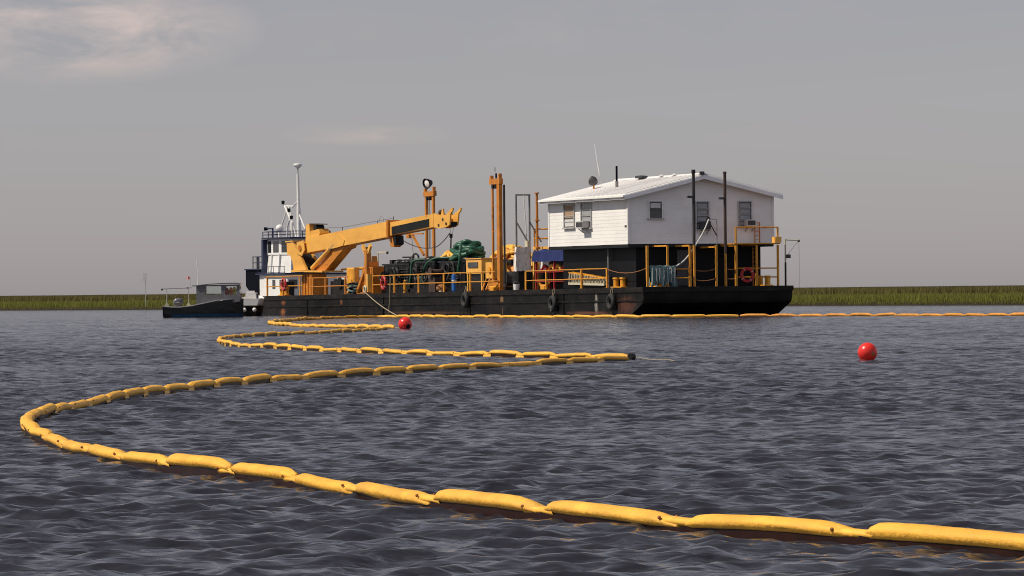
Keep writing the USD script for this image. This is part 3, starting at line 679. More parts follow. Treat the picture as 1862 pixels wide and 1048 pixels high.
def build_net():
    t = Thing('fishing_net', 'pale teal net draped over the end rail near the barge corner', 'net', B(0.0, 1.2, 0.1))
    rng = np.random.default_rng(3)
    n, k = 60, 16
    vv = np.linspace(0.42, 1.92, n); hh = np.linspace(1.03, 0.12, k)
    def sheet(off, seed):
        V = []
        for j in range(k):
            f = j / (k - 1)
            wv = 0.055 * np.sin(vv * 21 + seed + 1.1 * f) * (0.25 + f) + 0.03 * np.sin(vv * 47 + seed * 2) * f
            sag = 0.06 * (meshkit.noise(np.stack([vv * 5, 0 * vv + seed, 0 * vv], -1), 3) - 0.5)
            for i in range(n):
                V.append(B(off + wv[i], vv[i] + 0.05 * math.sin(f * 3 + i * .4), hh[j] + sag[i] * (1 - f) + (1 - hh[j]) * 0 + 0.16 * f * math.sin(vv[i] * 9 + seed)))
        i, j = np.meshgrid(np.arange(k - 1), np.arange(n - 1), indexing='ij')
        F = np.stack([i * n + j, i * n + j + 1, (i + 1) * n + j + 1, (i + 1) * n + j], -1).reshape(-1, 4)
        return np.array(V), F
    m = MB(); V, F = sheet(0.02, 0.3); m.add(V, F); V2, F2 = sheet(0.28, 2.0); m.add(V2, F2[:, ::-1]); m.build('net_drape', 'net_teal', t, smooth=True)
    m = MB(); m.tube([B(0.14 + 0.03 * math.sin(i), 0.42 + 1.5 * i / 12, 1.04 + 0.03 * math.sin(i * 1.7)) for i in range(13)], 0.10, 8); m.build('gathered_roll', 'net_teal', t, smooth=True)
    m = MB()
    for i in range(7):
        v = 0.5 + i * 0.22
        m.tube([B(-0.05, v, 1.0), B(-0.08, v + 0.03 * math.sin(i * 3), 0.6), B(-0.06, v + 0.06 * math.sin(i * 2), 0.12 + 0.05 * (i % 3))], 0.014, 5)
    m.build('cords', 'hose_white', t)
build_net()

def build_hose_rig():
    t = Thing('pipe_stand', 'thin dark pipe stand holding up a hose in front of the middle gable window', 'pipe stand', B(0.5, 4.3, 2.3))
    u = 0.5
    m = MB(); m.cyl(B(u, 4.52, 2.0), B(u, 4.52, 3.56), 0.025, 6); m.cyl(B(u, 4.52, 3.56), B(u, 3.98, 3.62), 0.02, 6); m.build('pole', 'grey_steel', t)
    m = MB(); m.cyl(B(u, 3.98, 3.6), B(u, 4.5, 2.72), 0.03, 6); m.build('brace', 'dark_pipe', t)
    m = MB(); m.torus(B(u - 0.02, 4.0, 3.6), 0.09, 0.03, U3, 12, 6); m.build('hook', 'black_steel', t)
    pts = smooth_path([B(0.42, 4.02, 3.58), B(0.36, 3.72, 3.0), B(0.30, 3.25, 2.3), B(0.22, 2.6, 1.52), B(0.15, 2.05, 1.14), B(0.08, 1.7, 1.04), B(0.05, 1.5, 0.95)], 6)
    top_mesh('water_hose', MB().tube(pts, 0.038, 8), 'hose_white', 'white hose sagging from the pipe stand down to the teal net', 'hose', smooth=True, at=tuple(B(0.1, 2.9, 1)))
build_hose_rig()

def build_rings():
    g = 'red life rings on the rails'
    for at, nrm, lab in ((B(0.02, 6.05, 0.60), U3, 'red life ring hanging on the end rail below the balcony'),
                         (B(39.7, 0.06, 0.64), V3, 'thin red life ring on the long rail beside the boom rest'),
                         (B(58.6, 0.06, 0.74), V3, 'red life ring in front of the pushboat at the far end')):
        R = 0.33 if abs(nrm @ U3) > .5 else 0.36
        t = Thing('life_ring', lab, 'life ring', at, g)
        m = MB(); m.torus(at, R, 0.085, nrm, 28, 9); r_ = m.build('ring', 'ring_red', t, smooth=True)
        for k in range(4):
            a = k * math.pi / 2 + 0.6
            d1 = np.array([0, 0, 1.0]) * math.sin(a) + (V3 if abs(nrm @ U3) > .5 else U3) * math.cos(a)
            d2 = np.cross(nrm, d1)
            q = MB(); q.torus(at + d1 * R, 0.088, 0.012, d2, 12, 5); q.build('band', 'hose_white', r_)
build_rings()

def build_bitts():
    g = 'yellow double bitts along the deck edge'
    proto = None
    for (u, v), lab in (((4.3, 0.5), 'yellow double bitts by the slim grey pipe near the barge corner'), ((0.75, 1.1), 'yellow double bitts beneath the teal net'),
                        ((0.7, 7.35), 'yellow double bitts at the right end of the barge'), ((59.9, 0.55), 'yellow double bitts below the pushboat wheelhouse')):
        at = B(u, v)
        if proto is None:
            t = proto = Thing('mooring_bitts', lab, 'bitts', at, g)
            m = MB(); m.bb(u - 0.72, u + 0.72, v - 0.22, v + 0.22, 0.0, 0.07); m.build('base', 'deck_yellow', t)
            for s in (-0.46, 0.46):
                m = MB(); m.lathe([(0.0, 0.56), (0.17, 0.56), (0.19, 0.52), (0.19, 0.48), (0.15, 0.45), (0.15, 0.07)], B(u + s, v), 16); m.build('bollard', 'deck_yellow', t, smooth=35)
        else: copy_of(proto, at, lab, g)
    g = 'yellow horn cleats'
    proto = None
    for (u, v), lab in (((22.4, 0.42), 'yellow horn cleat beside the twin column tower'), ((14.7, 0.42), 'yellow horn cleat below the end of the gangway')):
        at = B(u, v)
        if proto is None:
            t = proto = Thing('horn_cleat', lab, 'cleat', at, g)
            m = MB(); m.bb(u - 0.3, u + 0.3, v - 0.12, v + 0.12, 0.0, 0.2); m.build('base', 'deck_yellow', t)
            m = MB(); m.tube([B(u - 0.75, v, 0.36), B(u - 0.45, v, 0.24), B(u, v, 0.21), B(u + 0.45, v, 0.24), B(u + 0.75, v, 0.36)], [0.05, 0.085, 0.1, 0.085, 0.05], 8); m.build('horns', 'deck_yellow', t, smooth=True)
        else: copy_of(proto, at, lab, g)
build_bitts()

def build_davits():
    t = Thing('davit', 'thin davit post with outreaching arm at the right corner of the barge', 'davit', B(0.3, 8.45, 0))
    m = MB(); m.cyl(B(0.3, 8.45, 0), B(0.3, 8.45, 1.25), 0.055, 8); m.build('lower_post', 'dark_pipe', t, smooth=40)
    m = MB(); m.cyl(B(0.3, 8.45, 1.25), B(0.3, 8.45, 2.46), 0.04, 8); m.build('upper_post', 'gangway_alu', t, smooth=40)
    m = MB(); m.cyl(B(0.3, 8.45, 2.46), B(0.3, 9.25, 2.42), 0.035, 8); m.build('arm', 'gangway_alu', t, smooth=40)
    m = MB(); m.bb(0.24, 0.36, 8.46, 8.74, 1.48, 1.68); m.build('winch', 'dark_grey', t)
    m = MB(); m.cyl(B(0.3, 9.24, 2.42), B(0.3, 8.6, 1.68), 0.009, 4); m.cyl(B(0.3, 9.26, 2.4), B(0.3, 9.26, -0.3), 0.007, 4); m.build('wire', 'dark_pipe', t)
    m = MB(); m.ball(B(0.3, 9.25, 2.4), 0.07); m.build('sheave', 'dark_grey', t)
    t = Thing('davit', 'slender yellowish davit pole rising left of the black machinery', 'davit', B(48.6, 3.1, 0))
    m = MB(); m.cyl(B(48.9, 3.1, 0), B(48.9, 3.1, 2.68), 0.045, 8); m.build('post', 'gangway_alu', t)
    m = MB(); m.cyl(B(48.9, 3.1, 2.66), B(47.2, 3.1, 2.64), 0.04, 8); m.build('arm', 'gangway_alu', t)
    m = MB(); m.ball(B(47.2, 3.1, 2.62), 0.09); m.build('sheave', 'dark_grey', t)
build_davits()

def build_rail(posts, h, label, v=0.2, r=0.032, mat='rail_yellow', ends=None):
    lo, hi = (min(posts), max(posts)) if ends is None else ends
    t = Thing('deck_railing', label, 'railing', B((lo + hi) / 2, v, 0))
    for u in posts:
        m = MB(); m.bb(u - 0.075, u + 0.075, v - 0.035, v + 0.035, 0.0, h - 0.035); P_ = m.build('post', mat, t)
        m = MB(); m.bb(u - 0.12, u + 0.12, v - 0.08, v + 0.08, 0.0, 0.025); m.build('foot_plate', mat, P_)
    for hh in (h, h * 0.5):
        m = MB(); m.cyl(B(lo, v if hh == h else v - 0.0, hh), B(hi, v, hh), r, 8); m.build('top_rail' if hh == h else 'middle_rail', mat, t, smooth=40)
build_rail([38.16, 33.99, 29.75, 25.47], 1.1, 'long yellow deck railing in front of the black machinery', ends=(21.6, 42.0))
build_rail([16.89, 13.88, 8.85, 5.3], 1.06, 'yellow deck railing in front of the gangway and black house wall', ends=(5.3, 16.9))
build_rail([62.4, 59.2, 55.8], 1.28, 'yellow deck railing in front of the pushboat at the far left end', ends=(55.2, 62.6))
build_rail([53.2, 50.8, 47.05], 1.1, 'rusty yellow deck railing between the crane pedestal and boom rest', ends=(46.6, 54.0), mat='tower_orange')

# ------------------------------------------------------------------ middle of the deck
def build_gangway():
    t = Thing('gangway', 'weathered aluminium gangway with rows of stanchions lying behind the rail', 'gangway', B(8.3, 0.42, 0))
    for v in (0.30, 0.55):
        m = MB(); m.beam(B(10.9, v, 0.92), B(5.9, v, 0.56), 0.05, 0.07); m.build('hand_rail', 'deck_yellow', t)
        m = MB(); m.beam(B(10.9, v, 0.30), B(5.9, v, 0.20), 0.06, 0.12); m.build('side_beam', 'gangway_alu', t)
        for k in range(14):
            f = k / 13
            u = 10.8 - 4.8 * f
            m = MB(); m.beam(B(u, v, 0.32 - 0.1 * f), B(u - 0.1, v, 0.88 - 0.34 * f), 0.07); m.build('stanchion', 'gangway_alu', t)
    for k in range(14):
        f = (k + 0.5) / 14
        m = MB(); m.beam(B(10.9 - 5.0 * f, 0.30, 0.36 - 0.1 * f), B(10.9 - 5.0 * f, 0.55, 0.36 - 0.1 * f), 0.12, 0.03); m.build('tread', 'gangway_alu', t)
build_gangway()

def build_gantry():
    t = Thing('pipe_gantry', 'tall thin grey pipe frame with diagonal braces left of the white house', 'gantry', B(25.1, 3.7, 0))
    for v, u in ((3.0, 25.15), (3.84, 25.15)):
        m = MB(); m.cyl(B(u, v, 0), B(u, v, 5.62), 0.062, 8); m.build('post', 'grey_steel', t)
        m = MB(); m.cyl(B(u, v, 4.05), B(u - 1.75, v, 2.85), 0.045, 8); m.build('brace', 'dark_pipe', t)
    m = MB(); m.cyl(B(25.15, 2.95, 5.62), B(25.15, 3.9, 5.62), 0.05, 8); m.build('cross_bar', 'grey_steel', t)
    m = MB(); m.cyl(B(25.0, 3.42, 5.6), B(24.5, 3.4, 2.7), 0.03, 6); m.build('hanging_bar', 'hose_white', t)
    m = MB(); m.bb(23.2, 23.6, 2.9, 3.1, 2.3, 2.9); m.build('winch', 'gangway_alu', t)
    t = Thing('bulk_bag', 'tall crumpled white bulk bag beneath the grey pipe frame', 'bag', B(22.6, 2.2, 1.0))
    def bag(u, v, w, h0, h1, seed):
        m = trimesh.creation.box([w, w, h1 - h0]).subdivide().subdivide().subdivide().subdivide()
        V = np.array(m.vertices)
        n = meshkit.fbm(V * np.array([5, 5, 1.4]) + seed * 7, 3, seed) - 0.5
        r = 1 + 0.35 * n - 0.12 * (V[:, 2] / (h1 - h0))
        V[:, 0] *= r; V[:, 1] *= r; V[:, 2] += 0.12 * n
        z = deck(u) + (h0 + h1) / 2
        P = np.array([*UV(u, v), z]) + V[:, :1] * U3 + V[:, 1:2] * V3 + V[:, 2:] * np.array([0, 0, 1])
        q = MB(); q.add(P, m.faces); return q
    bag(22.3, 2.2, 0.75, 1.12, 2.5, 3).build('bag', 'bag_white', t, smooth=50)
    m = MB(); m.bb(21.85, 22.75, 1.75, 2.65, 0.0, 1.1); m.build('stand', 'dark_machine', t)
    t = Thing('bulk_bag', 'narrower white bulk bag under the yellow platform', 'bag', B(21.3, 3.3, 1.0))
    bag(21.4, 3.3, 0.55, 1.12, 2.3, 8).build('bag', 'bag_white', t, smooth=50)
    m = MB(); m.bb(21.0, 21.8, 2.9, 3.7, 0.0, 1.1); m.build('stand', 'dark_machine', t)
build_gantry()

def build_platform():
    t = Thing('access_platform', 'yellow railed access platform with a tall pole at the far side of the house', 'platform', B(18, 3.6, 0))
    m = MB(); m.bb(13.1, 22.7, 3.0, 4.2, 2.36, 2.5); m.build('floor', 'crane_yellow', t)
    for u in (22.5, 17.5, 13.3):
        for v in (3.06, 4.14):
            m = MB(); m.bb(u - 0.05, u + 0.05, v - 0.05, v + 0.05, 0.0, 2.358); m.build('leg', 'rail_yellow', t)
            m = MB(); m.bb(u - 0.04, u + 0.04, v - 0.04, v + 0.04, 2.502, 3.56); m.build('rail_post', 'rail_yellow', t)
    for h in (3.55, 3.0):
        for v in (3.06, 4.14):
            m = MB(); m.cyl(B(13.2, v, h), B(22.55, v, h), 0.032, 8); m.build('rail', 'rail_yellow', t)
        m = MB(); m.cyl(B(22.5, 3.06, h), B(22.5, 4.14, h), 0.032, 8); m.build('rail', 'rail_yellow', t)
    m = MB(); m.cyl(B(21.6, 2.86, 0.0), B(21.6, 2.86, 5.6), 0.075, 10); P_ = m.build('tall_pole', 'tower_orange', t, smooth=40)
    for h in (4.0, 2.42, 5.58):
        m = MB(); m.cyl(B(21.6, 2.86, h), B(21.6, 2.86, h + 0.07), 0.15, 10); m.build('flange', 'tower_orange', P_)
    t = Thing('pump', 'small rusty orange pump standing on the yellow platform', 'pump', B(20.2, 3.5, 2.5))
    m = MB(); m.bb(19.7, 20.7, 3.3, 3.8, 2.502, 2.62); m.build('base', 'tower_orange', t)
    m = MB(); m.cyl(B(19.75, 3.55, 2.85), B(20.4, 3.55, 2.85), 0.22, 12); m.cyl(B(20.4, 3.55, 2.85), B(20.7, 3.55, 2.85), 0.12, 12); m.build('motor', 'tower_orange', t, smooth=40)
    t = Thing('plastic_drum', 'dark blue drum on the platform beside the white house wall', 'drum', B(17.2, 3.4, 2.5))
    m = MB(); m.lathe([(0.0, 0.0), (0.26, 0.02), (0.29, 0.2), (0.27, 0.3), (0.29, 0.42), (0.26, 0.7), (0.0, 0.74)], B(17.0, 3.4, 2.502), 16); m.build('drum', 'blue_tarp', t, smooth=40)
    m = MB(); m.lathe([(0.27, 0.26), (0.3, 0.28), (0.3, 0.34), (0.27, 0.36)], B(17.0, 3.4, 2.502), 16); m.build('hoop', 'hose_white', t)
    # rack with blue cover, goods below
    t = Thing('storage_rack', 'dark red rack under a royal blue tarpaulin beside the black lower storey', 'rack', B(17, 3.0, 0))
    for u in (14.2, 17.0, 19.7):
        for v in (2.0, 2.85):
            m = MB(); m.bb(u - 0.06, u + 0.06, v - 0.05, v + 0.05, 0, 1.62); m.build('leg', 'red_paint', t)
    m = MB(); m.bb(12.5, 19.8, 2.96, 3.0, 0.0, 1.8); m.build('back_panel', 'black_steel', t)
    for h in (0.5, 1.05):
        m = MB(); m.bb(14.1, 19.8, 1.95, 2.9, h - 0.05, h); m.build('shelf', 'red_paint', t)
    n, k = 40, 14
    uu = np.linspace(13.9, 20.0, n); vv = np.linspace(1.78, 3.0, k)
    V = []
    for j in range(k):
        for i in range(n):
            z = 2.26 + 0.06 * math.sin(uu[i] * 3.1 + j) * 0.6 + 0.05 * math.sin(uu[i] * 7)
            if j < 5: z = 1.62 + (z - 1.62) * (j / 5) + 0.012 * math.sin(uu[i] * 2.3)
            v = vv[j] if j >= 5 else 1.95 - 0.12 * (1 - j / 5) + 0.02 * math.sin(uu[i] * 4.0 + j * .2) * (1 - j / 5)
            V.append(B(uu[i], v, z))
    i, j = np.meshgrid(np.arange(k - 1), np.arange(n - 1), indexing='ij')
    F = np.stack([i * n + j, i * n + j + 1, (i + 1) * n + j + 1, (i + 1) * n + j], -1).reshape(-1, 4)
    m = MB(); m.add(np.array(V), F[:, ::-1]); m.bb(14.0, 19.9, 2.0, 2.95, 1.63, 2.14); m.build('tarpaulin', 'blue_tarp', t, smooth=50)
    rng = random.Random(8)
    g = 'yellow and red gear stowed on the rack'
    for i in range(5):
        u = 15.0 + i * 1.0
        m = MB(); pts = smooth_path([B(u - 0.5, 2.2, 1.15), B(u - 0.2, 2.25, 1.34 + rng.uniform(0, .12)), B(u + 0.2, 2.3, 1.36), B(u + 0.5, 2.25, 1.16)], 4)
        m.tube(pts, [0.09 + 0.03 * math.sin(k) for k in range(len(pts))], 8)
        top_mesh('gear_bundle', m, ['heap_yellow', 'ring_red', 'heap_yellow', 'heap_yellow', 'ring_red'][i],
                 ['yellow gear bundle nearest the house on the red rack', 'red gear bundle lying right of centre on the red rack', 'yellow gear bundle in the middle of the red rack', 'yellow gear bundle left of centre on the red rack', 'red gear bundle at the far left end of the red rack'][i], 'bundle', smooth=True, at=tuple(B(u, 2.2, 1.1)))
build_platform()

def twin_tower(name, label, u, v, du, height, mat, w0, w1, foot, lamp):
    t = Thing(name, label, 'tower', B(u, v, 0))
    m = MB(); m.bb(u + du / 2 - w0 / 2, u + du / 2 + w0 / 2, v - w0 * .3, v + w0 * .3, 0, height - 0.5); m.build('column', mat, t)
    m = MB(); m.bb(u - du / 2 - w1 / 2, u - du / 2 + w1 / 2, v - w1 * .24, v + w1 * .24, 0, height - 0.5); m.build('column', mat, t)
    m = MB(); m.bb(u - du / 2 - 0.3, u + du / 2 + 0.25, v - 0.115, v + 0.115, height - 0.5, height - 0.18); m.build('head_beam', mat, t)
    for s in (-1, 1):
        m = MB(); m.bb(u + s * (du / 2 + 0.12) - 0.09, u + s * (du / 2 + 0.12) + 0.09, v - 0.09, v + 0.09, height - 0.18, height + (0.02 if s > 0 else 0.1)); m.build('lug', mat, t)
        m = MB(); m.cyl(B(u + s * 0.22, v - 0.15, height - 0.62), B(u + s * 0.22, v + 0.15, height - 0.62), 0.13, 12); m.build('sheave', 'black_steel', t)
    return t
def build_towers():
    t = twin_tower('spud_tower', 'tall orange twin column tower by the near deck edge', 22.8, 0.8, 1.05, 6.66, 'tower_orange', 0.16, 0.42, True, False)
    m = MB(); m.bb(22.15, 23.75, 0.6, 1.0, 0, 0.22); m.bb(22.3, 23.5, 0.66, 0.94, 0.22, 0.62); m.build('foot', 'tower_orange', t)
    m = MB(); m.cyl(B(21.55, 0.8, 0.4), B(21.55, 0.8, 6.1), 0.07, 8); m.build('cable', 'dark_pipe', t)
    m = MB(); m.bb(22.7, 22.8, 0.76, 0.84, 6.5, 6.8); m.cyl(B(22.9, .8, 6.9), B(22.9, .8, 7.15), .02, 5); m.build('mast_light', 'dark_pipe', t)
    for h in (1.9, 3.4, 4.9):
        m = MB(); m.bb(22.3, 23.4, 0.76, 0.84, h, h + 0.03); m.build('tie_bar', mat='tower_orange', parent=t)
    t = twin_tower('spud_tower', 'orange twin column tower with floodlight behind the crane boom', 52.9, 8.2, 1.3, 6.85, 'tower_orange', 0.24, 0.27, True, True)
    m = MB(); m.bb(52.3, 53.5, 8.14, 8.26, 5.0, 5.1); m.build('tie_bar', 'tower_orange', t)
    for k in range(3):
        m = MB(); m.cyl(B(52.9 + .1 * k, 8.2, 3.0), B(52.9 + .1 * k, 8.2, 6.3), 0.012, 4); m.build('cable', 'dark_pipe', t)
    m = MB(); m.cyl(B(53.45, 8.2, 6.85), B(53.45, 8.2, 7.0), 0.05, 8); L = m.build('floodlight', 'dark_grey', t)
    ax = np.array([-0.75, -0.62, -0.22]); ax /= np.linalg.norm(ax)
    m = MB(); m.lathe([(0.0, -0.36), (0.16, -0.34), (0.3, -0.08), (0.36, 0.1), (0.33, 0.1), (0.26, -0.04), (0.0, -0.1)], B(53.35, 8.2, 7.2), 20, axis=ax); m.build('lamp_housing', 'black_steel', L, smooth=30)
    m = MB(); m.lathe([(0.0, 0.06), (0.20, 0.05), (0.27, 0.0)], B(53.35, 8.2, 7.2) + ax * 0.0, 18, axis=ax); m.build('lens', 'lens_white', L, smooth=True)
    # little side jib
    m = MB(); m.beam(B(54.2, 8.2, 3.95), B(56.9, 8.2, 3.98), 0.1, 0.09); m.beam(B(54.1, 8.2, 2.55), B(56.2, 8.2, 3.92), 0.13); m.build('side_jib', 'tower_orange', t)
    m = MB(); m.bb(56.6, 57.1, 8.1, 8.3, 3.7, 4.05); m.build('jib_block', 'tower_orange', t)
    m = MB(); m.tube(smooth_path([B(56.3, 8.2, 3.7), B(55.9, 8.2, 2.5), B(54.6, 8.2, 2.0), B(53.6, 8.2, 2.3)], 6), 0.018, 5); m.build('slack_line', 'rope_orange', t)
build_towers()

def build_machinery():
    rng = random.Random(2)
    g = 'row of black deck machines'
    specs = [(40.9, 45.7, 2.2, 3.7, 1.95, 'black machinery unit with an exhaust at the left end of the row'), (36.2, 40.3, 2.1, 3.7, 2.02, 'black machinery unit in the middle of the row behind the long rail'),
             (31.0, 35.6, 2.1, 3.9, 1.96, 'black machinery unit beneath the coiled green hose')]
    for n, (a, b, v0, v1, h, lab) in enumerate(specs):
        t = Thing('deck_machine', lab, 'machine', B((a + b) / 2, (v0 + v1) / 2, 0), g)
        m = MB(); m.bb(a, b, v0 - 0.08, v1 + 0.08, 0.0, 0.28); m.build('skid', 'black_steel', t)
        m = MB(); m.bb(a + 0.1, b - 0.1, v0 + 0.06, v1, 0.284, h - 0.18); m.build('body', 'dark_machine', t)
        m = MB()
        m.bb(a - 0.02, b + 0.02, v0 - 0.02, v1 + 0.06, h - 0.176, h - 0.08); m.build('canopy', 'dark_machine', t)
        k = int((b - a) / 0.95)
        for i in range(k):
            u = a + 0.2 + i * (b - a - 0.3) / k
            if rng.random() < 0.65:
                m = MB(); m.bb(u, u + 0.72, v0 + 0.01, v0 + 0.057, 0.5, h - 0.34); D = m.build('side_door', 'charcoal_panel' if i % 2 else 'black_steel', t)
                q = MB(); q.bb(u + 0.56, u + 0.64, v0 - 0.02, v0 + 0.008, 1.05, 1.13); q.build('handle', 'grey_steel', D)
            else:
                for s in range(6):
                    m = MB(); z = 0.62 + s * 0.17; m.bb(u, u + 0.7, v0 - 0.02, v0 + 0.057, z, z + 0.06); m.build('louvre', 'dark_grey', t)
        for i in range(5):
            u = a + 0.3 + rng.random() * (b - a - 0.8); w = rng.uniform(0.25, 0.7); hh = rng.uniform(0.06, 0.28)
            m = MB(); m.bb(u, u + w, v0 + 0.3 + 0.2 * rng.random(), v0 + 0.9, h - 0.078, h + hh - 0.08); m.build('top_box', rng.choice(['dark_machine', 'black_steel', 'dark_grey']), t)
        m = MB()
        for i in range(4):
            u = a + (b - a) * (i + 0.5) / 4
            m.cyl(B(u, v0 - 0.06, 0.28), B(u, v0 - 0.06, h - 0.2), 0.03, 6)
        m.build('frame_bars', 'black_steel', t)
        for i in range(5):
            u = a + 0.5 + rng.random() * (b - a - 1.0); R = rng.uniform(0.22, 0.42)
            q = MB(); q.torus(B(u, v0 - 0.12, 0.35 + R + rng.random() * 0.9), R, rng.uniform(0.05, 0.09), V3 + U3 * rng.uniform(-.5, .5) + np.array([0, 0, rng.uniform(-.3, .3)]), 18, 7); q.build('hose_loop', rng.choice(['black_steel', 'rubber']), t, smooth=True)
        for i in range(4):
            u = a + 0.3 + rng.random() * (b - a - 0.6)
            q = MB(); q.ball(B(u, v0 + 0.5 + rng.random() * .6, h - 0.02), rng.uniform(0.2, 0.38), (1.2, 1, 0.7)); q.build('covered_fitting', rng.choice(['black_steel', 'dark_machine', 'charcoal_panel']), t, smooth=True)
        if n == 0:
            q = MB(); q.cyl(B(42.3, 2.8, h - 0.08), B(42.3, 2.8, h + 0.3), 0.06, 8); E_ = q.build('exhaust', 'dark_grey', t)
            q = MB(); q.cyl(B(43.6, 2.8, h + 0.32), B(41.6, 2.8, h + 0.30), 0.05, 8); q.torus(B(41.2, 2.75, h + 0.24), 0.26, 0.07, V3 * 0.9 + U3 * .4, 16, 6); q.build('exhaust_bend', 'dark_grey', E_)
        if n == 1:
            for s in range(4):
                q = MB(); q.cyl(B(37.0 + s * .8, v0 - 0.1, 0.95), B(37.0 + s * .8, v0 - 0.02, 0.95), 0.1, 10); q.build('gauge', 'grey_steel', t)
    # brown block between
    t = Thing('winch', 'rusty brown winch between the black machines and the green hose', 'winch', B(34.6, 1.6, 0))
    # white-topped lids
    t2 = None
    m = MB(); m.bb(34.1, 35.2, 1.3, 1.9, 0, 0.9); m.build('base', 'brown_pipe', t)
    m = MB(); m.cyl(B(34.65, 1.2, 1.2), B(34.65, 2.0, 1.2), 0.22, 16); m.build('drum', 'brown_pipe', t, smooth=40)
    for v in (1.17, 1.99):
        m = MB(); m.cyl(B(34.65, v, 1.2), B(34.65, v + 0.05, 1.2), 0.32, 18); m.build('flange', 'brown_pipe', t)
    # yellow cab machine
    t = Thing('yellow_power_unit', 'yellow machine cab with a dark window beside the twin column tower', 'machine', B(28, 2, 0))
    m = MB(); m.bb(27.2, 29.7, 1.6, 2.7, 1.06, 1.92); C_ = m.build('cab', 'crane_yellow', t)
    m = MB(); m.bb(27.75, 29.3, 1.55, 1.598, 1.42, 1.74); W_ = m.build('window', 'dark_glass', C_)
    m = MB(); m.bb(27.15, 29.75, 1.55, 2.75, 1.922, 1.98); m.build('roof', 'crane_yellow', C_)
    m = MB(); m.bb(27.4, 29.5, 1.75, 2.6, 0.0, 1.058); m.build('dark_base', 'dark_machine', t)
    for u in (27.3, 29.55):
        m = MB(); m.bb(u - 0.07, u + 0.07, 1.62, 1.76, 0.0, 1.058); m.build('leg', 'crane_yellow', t)
    t = Thing('hydraulic_tank', 'yellow hydraulic tank with pipes close against the twin column tower', 'tank', B(25.4, 1.8, 0))
    m = MB(); m.bb(24.9, 26.3, 1.5, 2.3, 0.75, 1.7); m.build('tank', 'crane_yellow', t)
    m = MB(); m.bb(25.0, 26.2, 1.6, 2.2, 0.0, 0.748); m.build('pedestal', 'tower_orange', t)
    m = MB(); m.cyl(B(25.6, 1.5, 1.25), B(25.6, 1.42, 1.25), 0.2, 14); m.build('hatch', 'deck_yellow', t)
    for u in (25.0, 25.5, 26.1):
        m = MB(); m.tube(smooth_path([B(u, 1.45, 0.7), B(u, 1.35, 0.45), B(u - .1, 1.2, 0.2), B(u - 0.2, 1.1, 0.05)], 4), 0.05, 7); m.build('pipe', 'tower_orange', t, smooth=True)
    m = MB(); m.bb(24.4, 26.0, 2.35, 3.2, 1.5, 1.85); m.build('top_box', 'black_steel', t)
    # odds and ends
    t = Thing('drum_winch', 'dark grey winch drum on a frame right of the twin column tower', 'winch', B(23.0, 2.6, 0))
    m = MB(); m.cyl(B(24.6, 2.0, 0.72), B(24.6, 2.9, 0.72), 0.42, 20); m.build('drum', 'dark_grey', t, smooth=40)
    for v in (1.94, 2.91):
        m = MB(); m.cyl(B(24.6, v, 0.72), B(24.6, v + 0.04, 0.72), 0.52, 20); m.build('flange', 'dark_pipe', t)
    m = MB(); m.bb(24.2, 25.0, 1.9, 3.0, 0.0, 0.24); m.build('frame', 'black_steel', t)
    t = Thing('bucket', 'small white bucket on deck below the white bulk bag', 'bucket', B(19.8, 0.8, 0))
    m = MB(); m.lathe([(0.0, 0.0), (0.15, 0.0), (0.19, 0.36), (0.17, 0.36), (0.14, 0.05), (0.0, 0.05)], B(19.8, 0.8, 0.0), 16); m.build('pail', 'white_paint', t, smooth=40)
    m = MB(); m.torus(B(19.8, 0.8, 0.34), 0.18, 0.01, U3, 14, 5); m.build('handle', 'grey_steel', t)
    t = Thing('blue_barrel', 'tall blue barrel with a white band standing behind the long rail', 'barrel', B(29.5, 0.75, 0))
    m = MB(); m.lathe([(0.0, 0.0), (0.135, 0.0), (0.145, 0.05), (0.145, 0.98), (0.11, 1.04), (0.0, 1.05)], B(29.5, 0.75), 16); m.build('barrel', 'blue_plastic', t, smooth=40)
    m = MB(); m.lathe([(0.146, 0.52), (0.152, 0.53), (0.152, 0.7), (0.146, 0.71)], B(29.5, 0.75), 16); m.build('band', 'hose_white', t)
    t = Thing('rusty_float', 'round rusty brown float on the deck behind the long rail', 'float', B(31.2, 0.6, 0))
    m = MB(); m.ball(B(31.2, 0.6, 0.24), 0.24, (1.35, 1.1, 1)); m.build('ball', 'rope_orange', t, smooth=True)
    m = MB(); m.bb(30.9, 31.2, 0.42, 0.7, 0.0, 0.1); m.build('chock', 'gangway_alu', t)
    t = Thing('marker_post', 'short yellow post standing behind the long rail by the red life ring', 'post', B(37.4, 0.6, 0))
    m = MB(); m.lathe([(0.14, 0), (0.1, 0.05), (0.09, 0.7), (0.1, 0.75), (0.0, 0.82)], B(37.4, 0.6), 10); m.build('post', 'deck_yellow', t, smooth=40)
    t = Thing('fairlead', 'rusty tan fairlead at the deck edge holding the mooring line', 'fairlead', B(43.4, 0.2, 0))
    m = MB(); m.bb(42.9, 43.9, 0.05, 0.4, 0.0, 0.12); m.build('base', 'rope_orange', t)
    m = MB(); m.torus(B(43.4, 0.2, 0.28), 0.2, 0.07, V3, 14, 7); m.build('eye', 'gangway_alu', t, smooth=True)
build_machinery()

